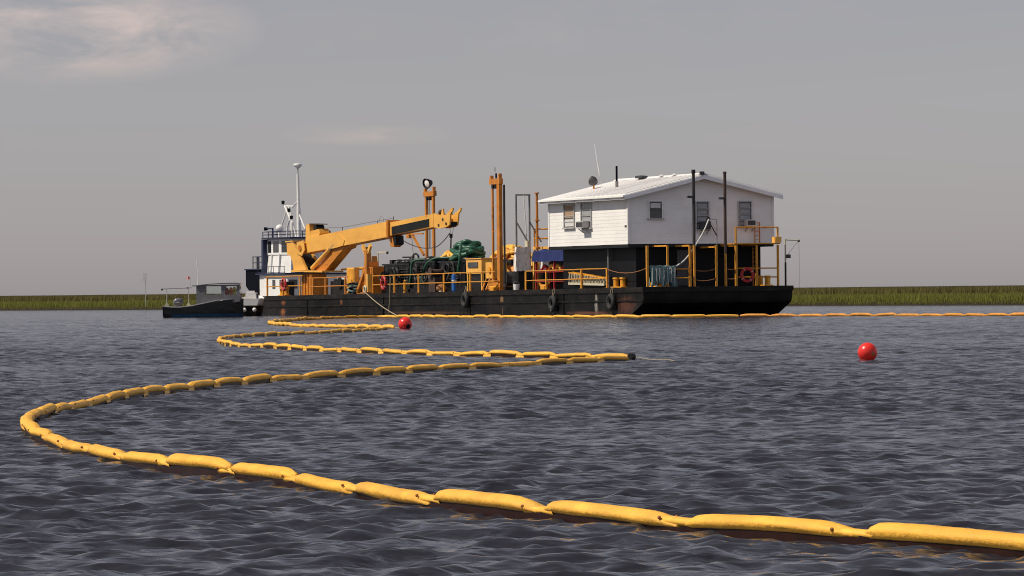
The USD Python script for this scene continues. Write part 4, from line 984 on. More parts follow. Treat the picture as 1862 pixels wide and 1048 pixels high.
def build_green_hose():
    rng = np.random.default_rng(6)
    t = Thing('hose_coil', 'big heap of coiled green hose on top of the black machinery', 'hose', B(33.4, 3.3, 1.9))
    for k in range(8):
        R = 1.02 - 0.05 * k - 0.1 * rng.random()
        c = (33.5 + rng.uniform(-.35, .35), 3.2 + rng.uniform(-.1, .1)); h = 2.06 + 0.125 * k
        th = np.linspace(0, 2 * np.pi, 34, endpoint=False)
        rr = 1 + 0.08 * np.sin(3 * th + k) + 0.05 * np.sin(5 * th + 2 * k)
        pts = np.array([B(c[0] + 1.25 * R * r_ * math.cos(a), c[1] + 0.95 * R * r_ * math.sin(a), h + 0.09 * math.sin(2 * a + k) + 0.05 * math.sin(5 * a + k * 2)) for a, r_ in zip(th, rr)])
        m = MB(); m.tube(pts, 0.115 + 0.03 * rng.random(), 8, closed=True); m.build('coil', 'green_hose', t, smooth=True)
    m = MB(); m.ball(B(33.5, 3.2, 2.45), 0.8, (1.1, 0.8, 0.5), 3); m.build('inner_bundle', 'green_hose', t, smooth=True)
    m = MB(); m.tube(smooth_path([B(32.3, 2.3, 2.9), B(31.9, 2.1, 2.6), B(31.8, 2.02, 2.0), B(32.0, 1.98, 1.2)], 6), 0.09, 8); m.build('hanging_end', 'green_hose', t, smooth=True)
    g = None
    lines = [([(38.9, 2.9, 2.04), (39.6, 2.3, 2.06), (39.95, 2.02, 1.85), (40.0, 1.98, 1.2), (40.1, 1.9, .5)], 'green hose hanging down between the left and middle black machines'),
             ([(35.2, 3.4, 2.1), (36.4, 2.8, 2.12), (36.9, 2.3, 2.06), (37.4, 1.98, 1.7), (38.0, 1.95, 1.0), (38.1, 1.9, .5)], 'green hose slanting down across the middle black machine'),
             ([(36.2, 3.3, 2.05), (37.2, 3.0, 2.12), (38.3, 3.0, 2.1), (39.0, 3.1, 2.05)], 'green hose lying along the top of the middle black machine')]
    for pts, lab in lines:
        m = MB(); m.tube(smooth_path([B(*p) for p in pts], 6), 0.07, 8)
        top_mesh('green_hose', m, 'green_hose', lab, 'hose', smooth=True, at=tuple(B(*pts[0])))
build_green_hose()

def build_heaps():
    def heap(uc, vc, ru, rv, hmax, n, seed, label):
        r = np.random.default_rng(seed)
        t = Thing('boom_pile', label, 'pile', B(uc, vc, 0))
        m = trimesh.creation.icosphere(3, 1.0); V = np.array(m.vertices)
        V *= 1 + 0.25 * (meshkit.fbm(V * 2.2 + seed, 3, seed)[:, None] - 0.5)
        V[:, 2] = np.where(V[:, 2] < 0, 0, V[:, 2]) * hmax * 0.86
        q = MB(); q.add(np.array([B(uc + ru * 0.9 * a, vc + rv * 0.9 * b, c) for a, b, c in V]), m.faces); q.build('heap_core', 'boom_fabric_stained', t, smooth=True)
        for k in range(n):
            a = r.uniform(0, 2 * np.pi); rad = r.uniform(0.1, 0.85)
            cu, cv = uc + ru * rad * math.cos(a), vc + rv * rad * math.sin(a)
            L = r.uniform(1.0, 2.0); dirn = r.uniform(-0.6, 0.6) + (math.pi if r.random() < .5 else 0)
            pts = []
            for s in np.linspace(-1, 1, 7):
                u, v = cu + 0.5 * L * s * math.cos(dirn), cv + 0.3 * L * s * math.sin(dirn) + .15 * math.sin(3 * s + k)
                d2 = ((u - uc) / ru) ** 2 + ((v - vc) / rv) ** 2
                pts.append(B(u, v, hmax * math.sqrt(max(0.05, 1 - 0.9 * min(d2, 1))) * 0.93 + 0.05 * math.sin(4 * s + k)))
            m = MB(); m.tube(pts, np.array([0.05, 0.11, 0.13, 0.14, 0.13, 0.11, 0.05]) * r.uniform(.85, 1.2), 8)
            m.build('folded_boom', ['heap_yellow', 'boom_fabric_yellow', 'heap_yellow', 'boom_fabric_stained'][k % 4], t, smooth=True)
        return t
    t = heap(30.6, 4.9, 3.4, 1.5, 2.85, 52, 5, 'pile of folded yellow containment boom behind the twin column tower')
    for k in range(3):
        m = MB(); m.tube(smooth_path([B(28.5 + k * .3, 3.7, 1.5 + .2 * k), B(29.3, 3.6, 1.95 + .1 * k), B(30.5, 3.7, 2.0 - .1 * k)], 5), 0.06, 7); m.build('red_strap', 'red_paint', t, smooth=True)
    heap(41.0, 5.2, 2.4, 1.2, 2.75, 26, 9, 'smaller pile of yellow boom behind the middle black machine')
    t = Thing('orange_cone_stand', 'rusty orange post stand beneath the crane hook', 'stand', B(37.5, 4.2, 0))
    m = MB(); m.bb(36.9, 37.4, 4.05, 4.35, 0.0, 2.62); m.build('upright', 'tower_orange', t)
    m = MB(); m.bb(36.6, 37.7, 3.8, 4.6, 0.0, 0.2); m.build('foot', 'tower_orange', t)
build_heaps()

# ------------------------------------------------------------------ crane
def build_crane():
    a, b = np.array([57.9, 1.8]), np.array([40.4, 5.0])
    A, Bp = UV(*a), UV(*b)
    d = (Bp - A) / np.linalg.norm(Bp - A); d3 = np.array([*d, 0.0]); n3 = np.cross(d3, [0, 0, 1.0])   # n3 points to the camera side
    if n3[1] > 0: n3 = -n3
    o = np.array([*A, deck(50)]); up = np.array([0, 0, 1.0])
    def at(t_, h, w=0.0): return o + d3 * t_ + up * (h - 0.035) + n3 * w
    def pr(poly, w0, w1):
        m = MB(); m.prism([(x, y - 0.035) for x, y in poly], o, d3, up, n3, w0, w1); return m
    t = Thing('deck_crane', 'big yellow telescopic deck crane with its boom lowered to the right', 'crane', B(57.6, 1.8, 0))
    m = MB(); m.bb(56.7, 58.6, 1.35, 2.35, 0.0, 1.43); Pd = m.build('pedestal', 'tower_orange', t)
    for k in range(4):
        q = MB(); q.bb(56.8 + k * 0.55, 56.92 + k * 0.55, 1.29, 1.348, 0.0, 1.42); q.build('rib', 'tower_orange', Pd)
    m = MB(); m.lathe([(0.0, 0.0), (1.0, 0.0), (1.0, 0.1), (0.0, 0.1)], at(-0.3, 1.45), 28); m.build('slew_ring', 'black_steel', t)
    pr([(-1.45, 1.56), (2.7, 1.5), (2.7, 1.6), (-1.45, 1.68)], -0.8, 0.8).build('turntable', 'crane_yellow', t)
    # column with side cheeks
    col = [(-2.35, 3.46), (-1.5, 3.5), (-1.15, 3.15), (-0.75, 2.75), (-0.45, 2.5), (-0.1, 2.05), (0.25, 1.68), (-1.45, 1.68), (-1.6, 2.2), (-1.9, 2.66), (-2.3, 2.68)]
    for s, nm in ((0.42, 'cheek_plate'), (-0.58, 'cheek_plate')):
        pr(col, s, s + 0.16).build(nm, 'crane_yellow', t)
    pr([(-2.15, 3.3), (-1.55, 3.3), (-1.2, 3.0), (-0.5, 2.4), (0.2, 1.8), (-1.35, 1.7), (-1.5, 2.2), (-2.1, 2.75)], -0.42, 0.42).build('column', 'dark_machine', t)
    pr([(-2.5, 3.52), (-1.45, 3.56), (-1.45, 3.62), (-2.5, 3.6)], -0.62, 0.62).build('counter_plate', 'crane_yellow', t)
    # main boom
    boom = [(-0.62, 2.72), (-0.72, 3.3), (0.1, 3.62), (0.6, 3.82), (10.55, 4.66), (10.55, 3.68), (3.3, 3.06), (0.6, 2.84)]
    Bm = pr(boom, -0.46, 0.46).build('main_boom', 'crane_yellow', t)
    pr([(10.42, 3.62), (10.62, 3.62), (10.62, 4.74), (10.42, 4.74)], -0.52, 0.52).build('end_collar', 'tower_orange', Bm)
    pr([(2.6, 2.98), (3.9, 3.06), (4.9, 3.2), (5.1, 3.55), (4.4, 4.0), (3.6, 3.86)], 0.462, 0.50).build('knee_plate', 'crane_yellow', Bm)
    pr([(-0.95, 2.75), (-0.25, 2.6), (0.15, 3.0), (0.0, 3.62), (-0.9, 3.5)], 0.585, 0.64).build('pivot_plate', 'crane_yellow', t)
    q = MB(); q.cyl(at(-0.45, 3.12, 0.6), at(-0.45, 3.12, 0.7), 0.2, 16); q.build('pivot_pin', 'tower_orange', t)
    # extension boom
    Ex = pr([(10.5, 4.57), (15.95, 5.03), (15.95, 4.2), (10.5, 3.74)], -0.36, 0.36).build('extension_boom', 'crane_yellow', t)
    for s in (1, -1):
        pr([(10.9, 4.30), (15.45, 4.72), (15.45, 4.24), (10.9, 3.80)], 0.363 * s, 0.40 * s).build('black_panel', 'charcoal_panel', Ex)
    # luffing strut
    pr([(0.9, 1.62), (2.3, 1.62), (3.5, 2.3), (4.95, 3.15), (4.4, 3.28), (3.4, 3.02)], -0.34, 0.34).build('luffing_strut', 'tower_orange', t)
    for s in (0.30, -0.30):
        q = MB(); q.cyl(at(0.75, 1.78, s * 1.4), at(3.1, 2.98, s * 1.4), 0.15, 12); C_ = q.build('luffing_cylinder', 'crane_yellow', t, smooth=40)
        q = MB(); q.cyl(at(3.1, 2.98, s * 1.4), at(3.7, 3.28, s * 1.4), 0.09, 10); q.build('piston_rod', 'grey_steel', C_, smooth=40)
    pr([(4.3, 3.2), (5.4, 3.28), (5.2, 3.05), (4.4, 2.9)], -0.3, 0.3).build('strut_lug', 'tower_orange', t)
    # winch on the heel
    pr([(-0.2, 3.5), (-0.16, 4.6), (0.3, 4.72), (0.42, 3.72)], -0.36, 0.36).build('winch_post', 'crane_yellow', t)
    W_ = pr([(0.42, 3.8), (0.42, 4.2), (1.55, 4.34), (1.7, 4.1), (1.55, 3.92)], -0.36, 0.36).build('winch_frame', 'crane_yellow', t)
    q = MB(); q.cyl(at(0.95, 4.42, -0.3), at(0.95, 4.42, 0.3), 0.2, 16); q.build('winch_drum', 'black_steel', W_, smooth=40)
    pr([(0.3, 4.66), (1.5, 4.62), (1.5, 4.67), (0.3, 4.72)], -0.34, 0.34).build('winch_cover', 'brown_pipe', W_)
    # head
    head = [(15.95, 5.05), (16.45, 4.95), (16.78, 4.88), (16.98, 5.32), (17.04, 5.32), (17.16, 4.92), (17.42, 4.92), (17.62, 5.08), (18.05, 5.22), (18.08, 5.36), (18.22, 5.34), (18.2, 5.16), (17.95, 5.0), (17.82, 4.3), (17.5, 4.18), (16.7, 4.1), (15.95, 4.18)]
    for s in (0.24, -0.34):
        Hd = pr(head, s, s + 0.1).build('head_plate', 'crane_yellow', t)
    pr([(15.95, 4.95), (16.7, 4.8), (17.3, 4.7), (17.3, 4.3), (15.95, 4.28)], -0.24, 0.24).build('head_box', 'crane_yellow', t)
    for tt, hh in ((17.05, 4.65), (17.45, 4.38), (16.55, 4.3)):
        q = MB(); q.cyl(at(tt, hh, -0.4), at(tt, hh, 0.37), 0.09, 14); q.build('sheave', 'brown_pipe', t, smooth=40)
    q = MB(); q.ball(at(16.25, 5.12), 0.16); q.build('hoist_motor', 'brown_pipe', t, smooth=True)
    pr([(17.35, 4.5), (17.85, 4.5), (17.8, 4.2), (17.4, 4.2)], -0.2, 0.2).build('boom_nose', 'black_steel', t)
    # foot block under the main boom's end
    pr([(10.35, 3.60), (11.0, 3.62), (11.05, 3.1), (10.85, 3.02), (10.5, 3.05)], -0.25, 0.25).build('boom_foot', 'tower_orange', t)
    pr([(10.85, 3.72), (11.2, 3.75), (11.25, 3.2), (11.0, 3.12)], -0.3, 0.3).build('foot_shoe', 'black_steel', t)
    # hose loop, wires, pipes along the top
    q = MB(); q.tube(smooth_path([at(11.18, 3.58), at(12.4, 3.2), at(14.0, 2.92), at(15.6, 2.95), at(16.6, 3.35), at(17.32, 3.8)], 6), 0.028, 6); q.build('hose_loop', 'dark_pipe', t, smooth=True)
    for w in (-0.12, 0.12):
        q = MB(); q.cyl(at(17.6, 4.25, w), at(17.45, 3.55, w * .6), 0.012, 5); q.build('hoist_wire', 'dark_pipe', t)
    q = MB(); q.cyl(at(17.45, 3.75), at(17.45, 3.5), 0.11, 10); q.cyl(at(17.45, 3.5), at(17.4, 2.7), 0.05, 8); q.build('hook_block', 'black_steel', t)
    q = MB(); q.cyl(at(17.4, 2.7), at(17.3, 2.0), 0.07, 8); q.torus(at(17.3, 1.9), 0.13, 0.04, n3, 14, 6); q.build('hook', 'dark_pipe', t)
    q = MB(); q.tube([at(1.6, 4.38), at(4.5, 4.42), at(7.0, 4.62), at(10.5, 4.86)], 0.013, 5); q.build('wire_rope', 'dark_pipe', t)
    for tt, h0, h1 in ((4.0, 4.06, 4.42), (8.5, 4.46, 4.75), (10.5, 4.6, 4.98)):
        q = MB(); q.cyl(at(tt, h0), at(tt, h1), 0.025, 6); q.build('wire_guide', 'dark_pipe', t)
    q = MB(); q.torus(at(9.0, 4.72), 0.28, 0.015, n3, 18, 5); q.build('loose_coil', 'grey_steel', t)
    # operator platform on the far side
    pr([(2.9, 1.62), (6.3, 1.75), (6.3, 1.85), (2.9, 1.72)], -1.7, -0.5).build('operator_platform', 'crane_yellow', t)
    for tt, hh in ((5.4, 3.1), (6.2, 2.5)):
        pr([(tt, 1.86), (tt + 0.3, 1.86), (tt + 0.12, hh), (tt, hh)], -1.2, -0.9).build('platform_post', 'tower_orange', t)
    return at
CR = build_crane()

def build_rest():
    t = Thing('boom_rest', 'yellow Y shaped boom rest post standing right of the crane', 'boom rest', B(45.2, 1.0, 0))
    m = MB(); m.bb(45.05, 45.45, 0.91, 1.09, 0.0, 2.66); m.build('post', 'tower_orange', t)
    for s in (1, -1):
        m = MB(); m.beam(B(45.22 + s * 0.28, 1.0, 2.6), B(45.22 + s * 0.72, 1.0, 3.06), 0.14, 0.26); m.build('prong', 'crane_yellow', t)
    m = MB(); m.bb(44.85, 45.6, 0.9, 1.1, 2.662, 2.74); m.build('saddle', 'tower_orange', t)
    m = MB(); m.bb(44.7, 45.045, 0.85, 1.12, 0.0, 1.25); m.build('stub', 'crane_yellow', t)
    m = MB(); m.beam(B(47.0, 1.0, 0.05), B(45.45, 1.0, 1.55), 0.22); m.build('brace', 'tower_orange', t)
    m = MB(); m.bb(44.4, 46.0, 0.6, 1.4, 0.0, 0.06); m.build('base_plate', 'tower_orange', t)
    t = Thing('tall_locker', 'tall yellow steel locker left of the boom rest', 'locker', B(49.6, 1.6, 0))
    m = MB(); m.bb(48.7, 50.1, 1.4, 1.75, 0.0, 1.72); m.build('body', 'crane_yellow', t)
    m = MB(); m.bb(48.8, 49.95, 1.37, 1.398, 0.12, 1.62); D = m.build('door', 'deck_yellow', t)
    m = MB(); m.bb(49.0, 49.08, 1.34, 1.368, 0.8, 0.95); m.build('handle', 'dark_grey', D)
    t = Thing('ribbed_locker', 'orange ribbed steel cabinet between the tall locker and boom rest', 'cabinet', B(47.6, 2.2, 0))
    m = MB(); m.bb(46.6, 48.6, 1.9, 2.8, 0.0, 1.72); m.build('body', 'tower_orange', t)
    for k in range(5):
        m = MB(); m.bb(46.75 + k * .4, 46.9 + k * .4, 1.85, 1.898, 0.05, 1.66); m.build('rib', 'tower_orange', t)
    m = MB(); m.bb(47.7, 48.5, 2.0, 2.7, 1.722, 2.05); m.build('top_box', 'tower_orange', t)
    t = Thing('orange_crate', 'low orange crate on the cabinet top beside the davit pole', 'crate', B(46.9, 3.3, 1.5))
    m = MB(); m.bb(46.0, 47.2, 3.0, 3.7, 0.0, 1.78); m.build('box', 'tower_orange', t)
    m = MB(); m.bb(45.95, 47.25, 2.95, 3.75, 1.782, 1.86); m.build('lid', 'rope_orange', t)
    t = Thing('hose_bundle', 'dull green tangled hose heap on deck by the yellow locker', 'hose', B(47.6, 0.9, 0))
    rng = np.random.default_rng(12)
    for k in range(5):
        m = MB(); m.torus(B(47.6 + rng.uniform(-.4, .4), 0.9, 0.12 + 0.13 * k), 0.3 + 0.08 * rng.random(), 0.07, np.array([rng.uniform(-.3, .3), rng.uniform(-.3, .3), 1.0]), 18, 6); m.build('coil', 'net_teal' if k % 2 else 'dark_machine', t, smooth=True)
    t = Thing('deck_winch', 'dark winch with a pale cover under the crane platform', 'winch', B(53, 2.4, 0))
    m = MB(); m.bb(51.2, 54.9, 2.0, 3.2, 0.0, 0.9); m.build('body', 'dark_machine', t)
    m = MB(); m.cyl(B(53.0, 1.9, 0.75), B(53.0, 2.6, 0.75), 0.4, 16); m.build('drum', 'black_steel', t, smooth=40)
    m = MB(); m.bb(51.6, 53.6, 2.0, 3.0, 1.0, 1.14); m.bb(51.7, 53.5, 2.1, 2.9, .902, 1.0); m.build('cover', 'blind_grey', t)
    for u in (51.0, 55.2):
        m = MB(); m.bb(u - .12, u + .12, 1.75, 1.9, 0.0, 1.1); m.build('side_post', 'tower_orange', t)
build_rest()

# ------------------------------------------------------------------ pushboat behind the far end
def build_pushboat():
    t = Thing('pushboat', 'white pushboat with blue trim and flared wheelhouse behind the far end of the barge', 'tugboat', Bz(69, 4.2, 0))
    def zb(m, u0, u1, v0, v1, z0, z1): m.corners([(*UV(u, v), z) for u in (u0, u1) for v in (v0, v1) for z in (z0, z1)]); return m
    hull = [(63.35, 1.18), (63.35, 0.1), (64.2, -0.4), (77.0, -0.4), (78.0, 0.3), (78.0, 1.15)]
    m = MB(); m.prism(hull, (*UV(0, 0), 0), U3, (0, 0, 1), V3, 0.9, 7.5); m.build('hull', 'hull_black', t)
    m = MB(); zb(m, 63.4, 77.9, 0.95, 7.45, 1.182, 1.22); m.build('deck', 'deck_steel', t)
    for v in (2.0, 6.4):
        m = MB(); zb(m, 63.12, 63.345, v - 0.35, v + 0.35, 0.2, 2.2); m.build('push_knee', 'black_steel', t)
    m = MB(); zb(m, 64.1, 69.9, 2.2, 6.5, 1.222, 2.70); Lh = m.build('lower_deckhouse', 'white_paint', t)
    for u in (65.4, 66.9):
        q = MB(); zb(q, u - 0.3, u + 0.3, 2.18, 2.198, 1.75, 2.35); W_ = q.build('window', 'dark_glass', Lh)
    q = MB(); zb(q, 68.1, 68.9, 2.16, 2.198, 1.25, 2.6); q.build('door', 'white_trim', Lh)
    for v in (2.6, 4.2, 5.8):
        q = MB(); zb(q, 64.082, 64.098, v - 0.3, v + 0.3, 1.75, 2.35); q.build('window', 'dark_glass', Lh)
    m = MB(); zb(m, 63.9, 70.1, 1.95, 6.75, 2.702, 2.80); m.build('boat_deck', 'navy_paint', t)
    # wheelhouse, faceted plan
    plan = [(69.2, 2.5), (67.9, 2.42), (66.5, 2.5), (65.35, 2.95), (65.0, 3.6), (65.0, 4.8), (65.35, 5.45), (66.5, 5.9), (69.2, 5.9)]
    cen = np.array([67.2, 4.2])
    def loft(levels, cap=True):
        V = []; n = len(plan)
        for z, s in levels:
            for p in plan:
                q = cen + (np.array(p) - cen) * s; V.append(Bz(*q, z))
        F = []
        for L in range(len(levels) - 1):
            for i in range(n):
                j = (i + 1) % n; F += [(L * n + i, L * n + j, (L + 1) * n + j), (L * n + i, (L + 1) * n + j, (L + 1) * n + i)]
        c = len(V); V += [Bz(*cen, levels[0][0]), Bz(*cen, levels[-1][0])]
        for i in range(n):
            j = (i + 1) % n; F += [(c, j, i), (c + 1, (len(levels) - 1) * n + i, (len(levels) - 1) * n + j)]
        mm = trimesh.Trimesh(np.array(V), np.array(F), process=False)
        if mm.volume < 0: mm.invert()
        q = MB(); q.add(mm.vertices, mm.faces); return q
    Wh = loft([(2.802, 1.03), (4.02, 0.96), (4.04, 0.99), (5.12, 0.99)]).build('wheelhouse', 'white_paint', t)
    n = len(plan)
    for i in range(n - 1):
        p, q = np.array(plan[i]), np.array(plan[i + 1])
        if i in (0,): segs = [(0.2, 0.8)]
        elif i == n - 1: segs = []
        else: segs = [(0.14, 0.86)]
        for a, b in segs:
            nrm = np.array([(q - p)[1], -(q - p)[0]]); nrm /= np.linalg.norm(nrm)
            if nrm @ ((p + q) / 2 - cen) < 0: nrm = -nrm
            P0, P1 = p + (q - p) * a, p + (q - p) * b
            P0, P1 = cen + (P0 - cen) * 0.99, cen + (P1 - cen) * 0.99
            w = MB(); w.corners([Bz(*(pp + nrm * o), z) for pp in (P0, P1) for o in (-0.02, 0.012) for z in (4.2, 4.98)]); w.build('window', 'dark_glass', Wh)
    for i in range(n):   # mullion ribs down the wall
        p = cen + (np.array(plan[i]) - cen) * 1.02
        w = MB(); w.beam(Bz(*(cen + (np.array(plan[i]) - cen) * 1.045), 2.81), Bz(*(cen + (np.array(plan[i]) - cen) * 1.0), 4.1), 0.1); w.build('rib', 'white_paint', Wh)
    w = MB(); zb(w, 69.1, 69.5, 2.2, 2.6, 2.81, 5.1); w.build('aft_post', 'navy_paint', t)
    Rf = loft([(5.122, 1.16), (5.22, 1.16)]).build('roof', 'navy_paint', t)
    for i in range(n):
        p = cen + (np.array(plan[i]) - cen) * 1.12
        q = MB(); q.cyl(Bz(*p, 5.222), Bz(*p, 5.62), 0.03, 6); q.build('roof_rail_post', 'navy_paint', Rf)
    for z in (5.62, 5.42):
        q = MB(); q.tube([Bz(*(cen + (np.array(p) - cen) * 1.12), z) for p in plan], 0.025, 6, closed=True); q.build('roof_rail', 'navy_paint', Rf)
    # railing on the boat deck
    for z in (3.3, 3.7):
        q = MB(); q.cyl(Bz(69.9, 2.02, z - .45), Bz(64.1, 2.02, z - .45), 0.022, 6); q.build('deck_rail', 'navy_paint', t)
    for u in np.linspace(64.2, 69.8, 6):
        q = MB(); q.cyl(Bz(u, 2.02, 2.8), Bz(u, 2.02, 3.26), 0.022, 6); q.build('deck_rail_post', 'navy_paint', t)
    # main mast with radar dome
    mu, mv = 67.4, 4.2
    q = MB(); q.tube([Bz(mu, mv, 5.22), Bz(mu, mv, 6.9), Bz(mu + .05, mv, 7.5), Bz(mu + 0.1, mv, 9.5)], [0.15, 0.15, 0.11, 0.09], 10); Mm = q.build('mast', 'white_paint', t, smooth=40)
    q = MB(); q.cyl(Bz(mu + 0.1, mv, 9.5), Bz(mu + 0.1, mv, 9.95), 0.05, 8); q.build('mast_top', 'frame_grey', Mm)
    q = MB(); q.lathe([(0.0, -0.1), (0.1, -0.08), (0.25, 0.06), (0.29, 0.12), (0.27, 0.22), (0.0, 0.27)], Bz(mu + 0.1, mv, 10.0), 18); q.build('satellite_dome', 'white_paint', Mm, smooth=35)
    q = MB(); q.cyl(Bz(mu, mv, 6.9), Bz(mu - 1.35, mv + 0.2, 5.22), 0.06, 7); q.build('mast_leg', 'white_paint', Mm)
    q = MB(); q.cyl(Bz(mu + 1.55, mv - .2, 7.45), Bz(mu + 0.55, mv, 5.22), 0.06, 7); q.cyl(Bz(mu + 1.55, mv - .2, 7.45), Bz(mu + 2.6, mv - .4, 5.9), 0.05, 7); q.build('mast_leg', 'white_paint', Mm)
    q = MB(); q.cyl(Bz(mu + 0.05, mv, 7.75), Bz(mu + 1.0, mv - .1, 7.3), 0.05, 7); q.cyl(Bz(mu + .9, mv - .1, 7.35), Bz(mu + 2.1, mv - .2, 7.4), 0.05, 7); q.build('yard', 'white_paint', Mm)
    for z in np.arange(5.5, 9.3, 0.3):
        q = MB(); q.cyl(Bz(mu - 0.28, mv, z), Bz(mu - .08, mv, z), 0.012, 4); q.build('step', 'frame_grey', Mm)
    # fork of lights on the near side
    q = MB(); q.tube([Bz(65.9, 3.2, 5.22), Bz(65.95, 3.2, 6.2), Bz(66.3, 3.2, 6.5), Bz(67.4, 3.2, 7.35)], [0.12, 0.10, 0.08, 0.06], 8); Fk = q.build('light_mast', 'white_paint', t, smooth=40)
    q = MB(); q.tube([Bz(67.0, 3.2, 5.22), Bz(66.9, 3.2, 5.9), Bz(66.5, 3.2, 6.4)], 0.07, 7); q.build('light_mast_leg', 'white_paint', Fk)
    for u, z in ((67.75, 7.55), (66.55, 7.0), (66.05, 6.5)):
        q = MB(); q.lathe([(0.0, -0.14), (0.1, -0.12), (0.12, 0.1), (0.0, 0.14)], Bz(u, 3.2, z + 0.05), 10); q.build('navigation_light', 'black_steel', Fk, smooth=40)
    q = MB(); q.ball(Bz(67.9, 3.0, 5.86), 0.27, (1, 1, .95)); q.build('radar_dome', 'white_paint', t, smooth=True)
    q = MB(); q.cyl(Bz(67.9, 3.0, 5.22), Bz(67.9, 3.0, 5.6), 0.12, 8); q.build('dome_stand', 'white_paint', t)
    q = MB(); q.cyl(Bz(68.2, 2.6, 5.22), Bz(68.2, 2.6, 5.86), 0.06, 7); q.cyl(Bz(68.2, 2.6, 5.84), Bz(69.5, 2.6, 5.86), 0.05, 7); S_ = q.build('searchlight', 'navy_paint', t)
    q = MB(); q.lathe([(0, -.12), (.1, -.1), (.13, .12), (0, .12)], Bz(69.6, 2.6, 5.84), 12, axis=-V3); q.build('lamp', 'navy_panel', S_)
    q = MB(); q.cyl(Bz(69.4, 2.9, 5.22), Bz(69.4, 2.9, 6.5), 0.012, 4); q.build('aerial', 'white_paint', t)
    # dark stern housing
    m = MB(); m.prism([(70.15, 3.06), (74.1, 3.06), (74.1, 1.95), (73.4, 1.62), (71.7, 1.5), (71.0, 1.24), (70.15, 1.24)], (*UV(0, 0), 0), U3, (0, 0, 1), V3, 2.6, 6.0); Sh = m.build('stern_housing', 'navy_panel', t)
    q = MB(); q.prism([(70.13, 3.062), (74.15, 3.062), (74.15, 3.14), (70.13, 3.14)], (*UV(0, 0), 0), U3, (0, 0, 1), V3, 2.5, 6.1); q.build('housing_top', 'navy_paint', Sh)
    for u in (70.4, 71.5, 72.5):
        q = MB(); q.cyl(Bz(u, 2.6, 3.14), Bz(u, 2.6, 3.98), 0.035, 6); q.build('rail_post', 'navy_paint', Sh)
    for z in (3.96, 3.55):
        q = MB(); q.cyl(Bz(70.2, 2.6, z), Bz(72.6, 2.6, z), 0.03, 6); q.build('rail', 'navy_paint', Sh)
    q = MB(); q.cyl(Bz(73.3, 3.2, 3.14), Bz(73.3, 3.2, 4.0), 0.14, 12); q.build('exhaust_stack', 'grey_steel', t, smooth=40)
build_pushboat()

# ------------------------------------------------------------------ workboat and skiff
def hull_loft(xs, half, sheer, keel, chine, y0, along='x'):
    V = []; 
    for x, b, s, k, c in zip(xs, half, sheer, keel, chine):
        ring = [(-b, s), (-b * 0.93, (s + c) / 2), (-b * 0.78, c), (0, k), (b * 0.78, c), (b * 0.93, (s + c) / 2), (b, s)]
        for w, z in ring: V.append((x, y0 + w, z) if along == 'x' else (y0 + w, x, z))
    n = 7; V = np.array(V); F = []
    for i in range(len(xs) - 1):
        for j in range(n - 1): F.append((i * n + j, i * n + j + 1, (i + 1) * n + j + 1, (i + 1) * n + j))
    F = np.array(F); F = np.vstack([F[:, [0, 1, 2]], F[:, [0, 2, 3]]])
    caps = []
    for e in (0, len(xs) - 1):
        for j in range(1, n - 1): caps.append((e * n, e * n + j, e * n + j + 1))
    F = np.vstack([F, caps])
    m = trimesh.Trimesh(V, F, process=False); m.fix_normals()
    return m
